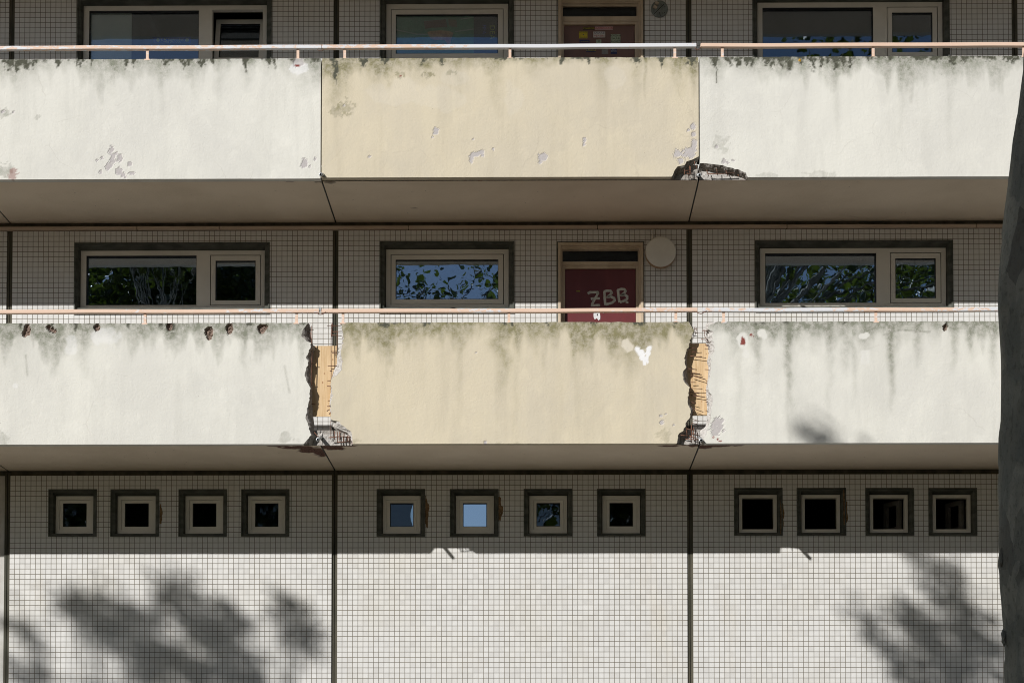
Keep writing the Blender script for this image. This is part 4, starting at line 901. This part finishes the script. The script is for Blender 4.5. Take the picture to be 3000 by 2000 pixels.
bars([[(405,417),(500,412)],[(440,452),(500,455)],[(420,495),(588,516)],[(390,624),(495,636)],[(410,660),(525,680)],[(430,690),(590,738)],[(425,765),(480,765)],[(420,826),(550,832)],[(425,862),(520,880)],[(430,895),(580,918)],[(430,966),(485,982)],[(450,1030),(560,1068)],[(575,382),(615,384)],[(585,397),(615,397)],[(573,428),(632,428)],[(573,633),(628,638)],[(583,752),(606,755)],[(578,845),(606,845)],[(582,965),(606,966)],[(582,1052),(615,1056)],
      [(474,198),(462,260),(452,330)],[(490,212),(470,222)],[(460,252),(502,266)],[(458,288),(508,300)],[(492,215),(470,300)],[(548,240),(604,234)],[(560,232),(605,248)],[(574,240),(568,282),(588,322),(606,342)],[(535,325),(606,330)],[(450,1140),(515,1160)],[(440,1180),(495,1190)],[(580,345),(620,360)],[(460,1050),(440,1130)]], 1900, 900, 3.483, r=.0038, seed=4)
bars([[(452,40),(455,200),(470,380)],[(570,30),(575,360)],[(630,110),(625,400)],[(545,320),(575,470)],[(440,130),(700,190)],[(300,300),(450,312)],[(580,258),(750,298)],[(520,310),(650,360),(780,430)],[(420,400),(600,405),(740,438)],[(735,240),(700,255)]], 1960, 1240, 8.71, y=-D+.025, r=.0045, seed=5)
bars([[(480,270),(486,440)],[(572,195),(572,262)],[(395,335),(395,435)],[(390,365),(500,356)],[(430,412),(525,418)],[(440,400),(470,460)],[(785,345),(820,462)],[(960,330),(980,445)],[(1125,365),(1165,462)],[(800,415),(1000,418),(1280,404)],[(500,290),(510,440)],[(1340,430),(1350,462)],[(600,270),(605,330)]], 1940, 440, 6.03, y=-D+.03, r=.0042, seed=6)

# drain spouts at the joints
for (u, v, u2, v2) in ((939,511,941,498),(2049,513,2046,497),(931,1287,940,1270),(2054,1289,2049,1273)):
    x, z = at(u, v, -D-.10); x2 = x+(.012 if u < 1000 else -.006); z2 = z+.05
    m = MB().latheY(0, 0, [(.0095,0),(.0150,0),(.0150,.17),(.0095,.17),(.0095,0)], 18)
    m = MB(); n = 18; pr = [(.0115,.0),(.0185,.0),(.0185,.20),(.0115,.20),(.0115,.0)]
    for (r, t) in pr:
        for i in range(n): a = 2*math.pi*i/n; m.v.append((x+r*math.cos(a)+(x2-x)*t*5, -D-.10+t, z+r*math.sin(a)+t*.35))
    for k in range(4):
        for i in range(n): j = (i+1) % n; m.f.append((k*n+i, k*n+j, (k+1)*n+j, (k+1)*n+i)); m.m.append(1 if k == 3 else 0)
    m.build('drain_spout', [M['galv'], M['black']], bld, True)

x, z = at(2343, 177, -D-.001); blob(x, z, .016, .016, -D-.001, 'lichen', flat('orange_lichen', (.55,.30,.03)), bld, 3, .006, 12)
# ------------------------------------------------------------------ handrails
def rail(u0, u1, v, zb, posts, flake, label, endgap=0):
    yr = -D+.02; x0 = at(u0, v, yr-.02)[0]; x1 = at(u1, v, yr-.02)[0]
    zt = zb+PH+.142; zbm = zt-.040; root = link('handrail', None, ((x0+x1)/2, yr, zb+PH), bld); root['label'] = label
    n = 90; m = MB(); xs = np.linspace(x0, x1, n+1)
    prof = [(-.024,-.038),(-.026,-.034),(-.026,-.004),(-.022,0),(.022,0),(.026,-.004),(.026,-.034),(.024,-.038)]
    sag = (fbm(xs*1.3, xs*0, 5, 2)-.5)*.008
    for i in range(n+1): m.v += [(xs[i], yr+a, zt+b+sag[i]) for a, b in prof]
    K = len(prof)
    for i in range(n):
        for k in range(K): q = (k+1) % K; m.f.append((i*K+k, i*K+q, (i+1)*K+q, (i+1)*K+k)); m.m.append(0)
    m.f.append(tuple(range(K))); m.m.append(0); m.f.append(tuple(n*K+k for k in reversed(range(K)))); m.m.append(0)
    fl = np.repeat(flake(xs), K); m.build('top_rail', M['rail'], root, attrs=dict(flake=fl))
    for u in posts:
        x = at(u, v+20, yr)[0]; pm = MB().box(x-.014, x+.014, yr-.006, yr+.006, zb+PH-.012, zt-.039).box(x-.028, x+.028, yr-.02, yr+.02, zb+PH-.012, zb+PH+.002)
        pm.build('post', M['rail'], root, attrs=dict(flake=np.full(16, .42)))
    return root
fU = lambda xs: .53+.22*(vnoise(xs*.8+3, xs*0, 7)-.4)
fM = lambda xs: .57+.28*(vnoise(xs*.9+5.2, xs*0, 9)-.4)
fN = lambda xs: .14+0*xs
fl_ = lambda xs: .30+.22*vnoise(xs*1.7, xs*0, 12)
rail(-900, 941, 140, Z[1], (-20,432,873), fU, 'upper left handrail, peach paint worn to grey metal')
rail(942.5, 2040, 135, Z[1], (1010,1494,1977), fM, 'upper middle handrail with patchy worn paint')
rail(2053, 3500, 131, Z[1], (2116,2558,2999), fN, 'upper right handrail in clean peach paint')
rail(-900, 934, 909, Z[0], (-20,425,869), fl_, 'lower left handrail in peach paint')
rail(941, 2043, 907, Z[0], (1005,1491,1980), fl_, 'lower middle handrail in peach paint')
rail(2058, 3500, 905, Z[0], (2120,2566,2999), lambda xs: .36+.26*vnoise(xs*1.4, xs*0, 19), 'lower right handrail with flaking peach paint')
def wire(pts, r=.004, mat='rust', name='rail_link'):
    MB().tube([(lambda q: (q[0], -D-.01, q[1]))(at(u, v, -D-.01)) for u, v in pts], r, 6).build(name, M[mat], bld, True)
wire([(2036,141),(2042,147),(2048,145),(2054,139)]); wire([(930,146),(937,150),(944,150),(950,146)], .003)
wire([(925,915),(931,918),(937,921),(945,920),(955,914)], .005); wire([(2040,912),(2046,917),(2054,919),(2062,915),(2070,911)], .0045)
MB().box(at(935,905,-D)[0], at(936.5,905,-D)[0], -D-.012, -D+.05, at(0,913,-D)[1], at(0,901,-D)[1]).box(at(939,905,-D)[0], at(940.5,905,-D)[0], -D-.012, -D+.05, at(0,913,-D)[1], at(0,901,-D)[1]).build('rail_link', M['galv'], bld)

# ------------------------------------------------------------------ plywood boards behind the gaps
for (u0, u1, v0, v1, lab) in ((880,986,1013,1219.5,'plywood board behind the left gap in the lower parapets'),(1990,2092,1006,1215,'plywood board behind the right gap in the lower parapets')):
    Y = -D+TH+.006; x0, z1 = at(u0, v0, Y); x1, z0 = at(u1, v1, Y)
    o = MB().box(x0, x1, Y, Y+.018, z0, z1).build('plywood_board', M['ply']); tag(o, lab, 'board', 'boards closing the gaps in the parapet')

# ------------------------------------------------------------------ trees
LEAF = np.array([(0,0),(.16,-.42),(.42,-.30),(.30,.02),(.56,.22),(.26,.30),(0,.62),(-.26,.30),(-.56,.22),(-.30,.02),(-.42,-.30),(-.16,-.42)])
def leaves(name, C, n_each, spread, size, mat, parent, seed):
    rs = np.random.RandomState(seed); pts = []
    for c, s_, k in zip(C, spread, n_each): pts.append(np.array(c)+rs.randn(int(k), 3)*np.array([s_, s_, s_*.8]))
    P = np.concatenate(pts); N = len(P)
    nrm = rs.randn(N, 3); nrm[:, 2] = np.abs(nrm[:, 2])+.3; nrm /= np.linalg.norm(nrm, axis=1)[:, None]
    t = rs.randn(N, 3); t -= (t*nrm).sum(1)[:, None]*nrm; t /= np.linalg.norm(t, axis=1)[:, None]; b = np.cross(nrm, t)
    sz = size*(.7+.6*rs.rand(N)); K = len(LEAF)
    V = P[:, None, :]+sz[:, None, None]*(LEAF[None, :, :1]*t[:, None, :]+LEAF[None, :, 1:]*b[:, None, :]+(np.abs(LEAF[None, :, :1])*.25)*nrm[:, None, :])
    V = V.reshape(-1, 3); lo, hi = V.min(0), V.max(0); loc = ((lo[0]+hi[0])/2, (lo[1]+hi[1])/2, lo[2])
    tri = np.array([(0, i, i+1 if i+1 < K else 1) for i in range(1, K)]); F = (tri[None]+(np.arange(N)*K)[:, None, None]).reshape(-1, 3)
    me = bpy.data.meshes.new(name); me.vertices.add(len(V)); me.vertices.foreach_set('co', (V-np.array(loc)).ravel())
    me.loops.add(F.size); me.loops.foreach_set('vertex_index', F.ravel()); me.polygons.add(len(F))
    me.polygons.foreach_set('loop_start', np.arange(0, F.size, 3)); me.update(calc_edges=True); me.materials.append(mat)
    return link(name, me, loc, parent)
def tree(base, h, r0, center, radii, nclump, nleaf, spread, size, label, mat, seed, clumps=None, group='plane trees along the street'):
    rnd = random.Random(seed); root = empty('plane_tree', base, label, 'tree', group)
    C = list(clumps) if clumps else []
    while len(C) < nclump:
        d = Vector((rnd.gauss(0, 1), rnd.gauss(0, 1), rnd.gauss(0, 1))).normalized()*rnd.uniform(.25, 1)**.6
        C.append((center[0]+d.x*radii[0], center[1]+d.y*radii[1], center[2]+d.z*radii[2]))
    fork = Vector((base[0]+(center[0]-base[0])*.4, base[1]+(center[1]-base[1])*.4, h))
    m = MB(); m.tube([base, (base[0]+.05, base[1], base[2]+h*.5), tuple(fork)], [r0*1.25, r0, r0*.7], 12)
    hubs = []
    for k in range(5):
        c = C[rnd.randrange(len(C))]; a = fork.lerp(Vector(c), .55)+Vector((rnd.uniform(-.3,.3), rnd.uniform(-.3,.3), -.1)); hubs.append(a)
        m.tube([tuple(fork), tuple(fork.lerp(a, .5)+Vector((0,0,.2))), tuple(a)], [r0*.5, r0*.35, r0*.2], 8)
    for c in C:
        hb = min(hubs, key=lambda q: (q-Vector(c)).length); v = Vector(c); md = hb.lerp(v, .5)+Vector((rnd.uniform(-.25,.25), rnd.uniform(-.25,.25), .15))
        m.tube([tuple(hb), tuple(md), tuple(v)], [r0*.16, r0*.09, .012], 5)
        for q in range(3):
            e = v+Vector((rnd.gauss(0,1), rnd.gauss(0,1), rnd.gauss(0,1)))*spread*.9; m.tube([tuple(v.lerp(md, .2)), tuple(e)], [.014, .006], 4)
    m.build('trunk', M['bark'], root, True)
    leaves('crown', C, [nleaf]*len(C), [spread]*len(C), size, mat, root, seed)
    return root
# foreground plane: lofted trunk whose left flank is in view
TY = -10.0
prof = [(2951,2000),(2944,1830),(2932,1690),(2928,1640),(2932,1560),(2931,1420),(2934,1290),(2936,1180),(2937,1060),(2933,980),(2926,905),(2927,820),(2936,720),(2946,650),(2957,560),(2966,500),(2980,360),(2997,225),(3020,60)]
lp = sorted([at(u, v, TY) for u, v in prof], key=lambda p: p[1]); zz = np.array([p[1] for p in lp]); xx = np.array([p[0] for p in lp])
fg = empty('plane_tree', (3.0, TY, 0), 'grey green plane tree trunk in shade at the right edge of the photo', 'tree', 'plane trees along the street')
m = MB(); zs = np.concatenate([np.linspace(0, zz[0], 20)[:-1], np.linspace(zz[0], zz[-1], 130), np.linspace(zz[-1], 9.5, 20)[1:]]); n = 64
xs_ = np.interp(np.linspace(zz[0], zz[-1], 400), zz, xx); ker = np.hanning(45); ker /= ker.sum(); xs_ = np.convolve(np.pad(xs_, 22, mode='reflect', reflect_type='odd'), ker, 'valid'); zg = np.linspace(zz[0], zz[-1], 400)
for k, z in enumerate(zs):
    xl = np.interp(z, zg, xs_) if z >= zz[0] else xx[0]-(zz[0]-z)*.02
    if z > zz[-1]: xl = xx[-1]+(z-zz[-1])*.06
    r = .30-.012*z if z > .5 else .30+.15*(1-z/.5)
    cx = xl+r
    for i in range(n):
        a = 2*math.pi*i/n; w_ = 1+.03*math.sin(3*a+z*.8)+.02*math.sin(5*a-z*1.7)
        flake_ = .010*min(1, max(0, (float(fbm(np.array([a*3.0]), np.array([z*2.4]), 88, 3)[0])-.56)*12))
        if math.cos(a) < -.9: w_ = 1
        m.v.append((cx+(r*w_+flake_)*math.cos(a), TY+(r*w_+flake_)*math.sin(a), z))
for k in range(len(zs)-1):
    for i in range(n): j = (i+1) % n; m.f.append((k*n+i, k*n+j, (k+1)*n+j, (k+1)*n+i)); m.m.append(0)
top = Vector((xx[-1]+(9.5-zz[-1])*.06+.2, TY, 9.5))
rnd = random.Random(5); C = []
for k in range(62):
    d = Vector((rnd.gauss(0,1), rnd.gauss(0,1), rnd.gauss(0,1))).normalized()*rnd.uniform(.2,1)**.6; C.append((5.6+d.x*3.6, -13.5+d.y*3.2, 12.9+d.z*3.4))
for c in C:
    v = Vector(c); md = top.lerp(v, .55)+Vector((rnd.uniform(-.3,.3), rnd.uniform(-.3,.3), .3)); m.tube([tuple(top-Vector((0,0,.3))), tuple(md), tuple(v)], [.035, .018, .006], 5)
m.build('trunk', M['bark'], fg, True)
leaves('crown', C, [95]*len(C), [.52]*len(C), .115, M['leaf'], fg, 4)
for k, (u, v, du, dv) in enumerate(((2926,1640,3,16),(2935,1305,3,10),(2931,1870,4,14))):   # loose bark flakes on the flank
    x, z = at(u, v, TY); blob(x+.012, z, .016, dv*.0018*2, TY-.03, 'bark_flake', M['bark'], fg, k+40, .02, 14)

tree((-9.6,-25.5,0), 7.5, .32, (-9.4,-25,13.0), (4.4,3.4,4.6), 190, 230, .65, .13, 'leafy plane tree behind the camera, left, seen in the window panes', M['leafd'], 11)
tree((10.5,-27,0), 7, .30, (9.0,-26,13.0), (4.0,3.5,4.8), 85, 120, .70, .13, 'leafy plane tree behind the camera, right, seen in the window panes', M['leaf'], 12)
tree((5.2,-34,0), 7, .28, (3.3,-33,11.5), (3.5,3.0,4.2), 130, 120, .6, .14, 'plane tree across the street, behind the camera, seen in the small panes', M['leafd'], 13)
# sparse boughs seen in the middle window
boughs = [(-3.3,-18.2,12.6),(-2.9,-18,12.2),(-2.5,-18.2,13.1),(-2.2,-18,12.5),(-1.9,-18.2,12.9),(-3.1,-18,13.3),(-.95,-17.8,13.0),(-.75,-18,12.5),(-.6,-18,13.3),(-3.6,-18,13.0),(-1.3,-18.4,13.6),(-2.3,-18.2,12.0)]
tree((-6.6,-13.0,0), 6, .10, (-6.5,-12.8,10), (1.2,1,1.2), 1, 21, .11, .12, 'plane tree beside the camera, left, whose leaves shade the base wall', M['leaf'], 21,
     clumps=[tuple(Vector((at(u*1.2755, v*1.2755, YY)[0], YY, at(u*1.2755, v*1.2755, YY)[1]))-LD*(12.5/LD.y)) for u, v, YY in [(a_, b_, -D if b_ < 1100 else 0.0) for a_, b_ in ((2150,1315),(2175,1345),(2195,1375),(2215,1410),(2235,1440),(2262,1470),(2285,1500),(2200,1430),(2130,1440),(2160,1465),(2190,1490),(2225,1480),(2070,1405),(2100,1420),(2055,1515),(2075,1540),(2110,1560),(2150,1560),(2200,1550),(2250,1560),(1995,1435),(2320,1560),(1878,1000),(2170,1600),(2240,1610))]])
tree((-16,-13.4,0), 6.5, .12, (-15.5,-13,10), (1.2,1,1.2), 1, 19, .11, .12, 'plane tree far left of the camera, whose leaves shade the base wall', M['leaf'], 22,
     clumps=[tuple(Vector((at(u*1.2755, v*1.2755, 0)[0], 0, at(u*1.2755, v*1.2755, 0)[1]))-LD*(13/LD.y)) for u, v in ((165,1375),(180,1405),(200,1390),(200,1430),(230,1415),(235,1445),(265,1430),(270,1465),(300,1450),(310,1480),(340,1470),(350,1500),(380,1490),(390,1520),(420,1505),(430,1540),(460,1530),(480,1555),(520,1560),(560,1555),(600,1570),(350,1540),(300,1510),(405,1335),(412,1360),(425,1390),(440,1415),(455,1440),(480,1455),(510,1450),(525,1425),(532,1405),(500,1480),(545,1500),(580,1530),(345,1410),(310,1395),(660,1400),(680,1425),(700,1450),(695,1480),(50,1450),(60,1550),(80,1530),(250,1600),(350,1600),(450,1600),(550,1610))])
rt = tree((-5.6,-19.2,0), 9.5, .16, (-2,-18,13), (1,1,1), 1, 70, .26, .105, 'slender plane tree behind the camera whose sparse boughs show in the middle panes', M['leaf'], 23, clumps=boughs)

# unseen trees added to block skylight: copies of one crown and trunk
src = [o for o in bpy.data.objects if o.name.startswith('plane_tree') and 'right, seen' in str(o.get('label', ''))][0]
LB = 'unseen plane tree copy added around the camera to block skylight'
k = 0
for (x, y, rz) in [(-46,-40,0),(-37,-42,1),(-28,-39,2),(-20,-43,3),(-12,-41,4),(10,-43,5),(19,-40,.5),(-50,-52,.3),(-38,-54,1.3),(-26,-53,2.3),(-14,-55,3.3),(13,-54,4.3),(25,-53,5.3),(37,-52,.9),(-20,-5.5,1.9),(-27,-8,2.9),(15,-5,3.9),(19,-9,4.9),(16,-14,5.9),(28,-41,1.5),(38,-39,2.5),(48,-36,3.5),(20,-24,4.5),(26,-14,5.5),(34,-24,.8),(-44,-26,1.8),(-42,-12,2.8),(30,-4,3.8)]:
    c = src.copy(); col.objects.link(c); c.location = (x, y, 0); c.rotation_euler = (0, 0, rz); c.scale = (1, 1, .95+.1*math.sin(x)); c['label'] = LB; c['group'] = 'plane trees added to block skylight'
    for ch in src.children:
        d = ch.copy(); col.objects.link(d); d.parent = c

hm = MB(); rs = random.Random(3)  # unseen leafy bank added behind the camera to block low skylight
for (xa, xb, y) in ((-62, 62, -33.5),):
    nx = 160; prof_ = [(-1.1,0),(-1.3,1.5),(-1.2,3.2),(-.8,4.6),(0,5.2),(.8,4.6),(1.2,3.2),(1.3,1.5),(1.1,0)]; K = len(prof_)
    for i in range(nx+1):
        for a, b in prof_: hm.v.append((xa+(xb-xa)*i/nx+rs.uniform(-.15,.15), y-6+a+rs.uniform(-.3,.3), b*(1+rs.uniform(-.08,.08))))
    for i in range(nx):
        for k in range(K-1): hm.f.append((i*K+k, i*K+k+1, (i+1)*K+k+1, (i+1)*K+k)); hm.m.append(0)
tag(hm.build('sky_blocker', M['leafd']), 'tall dark unseen bank added behind the camera to block skylight', 'sky_blocker')
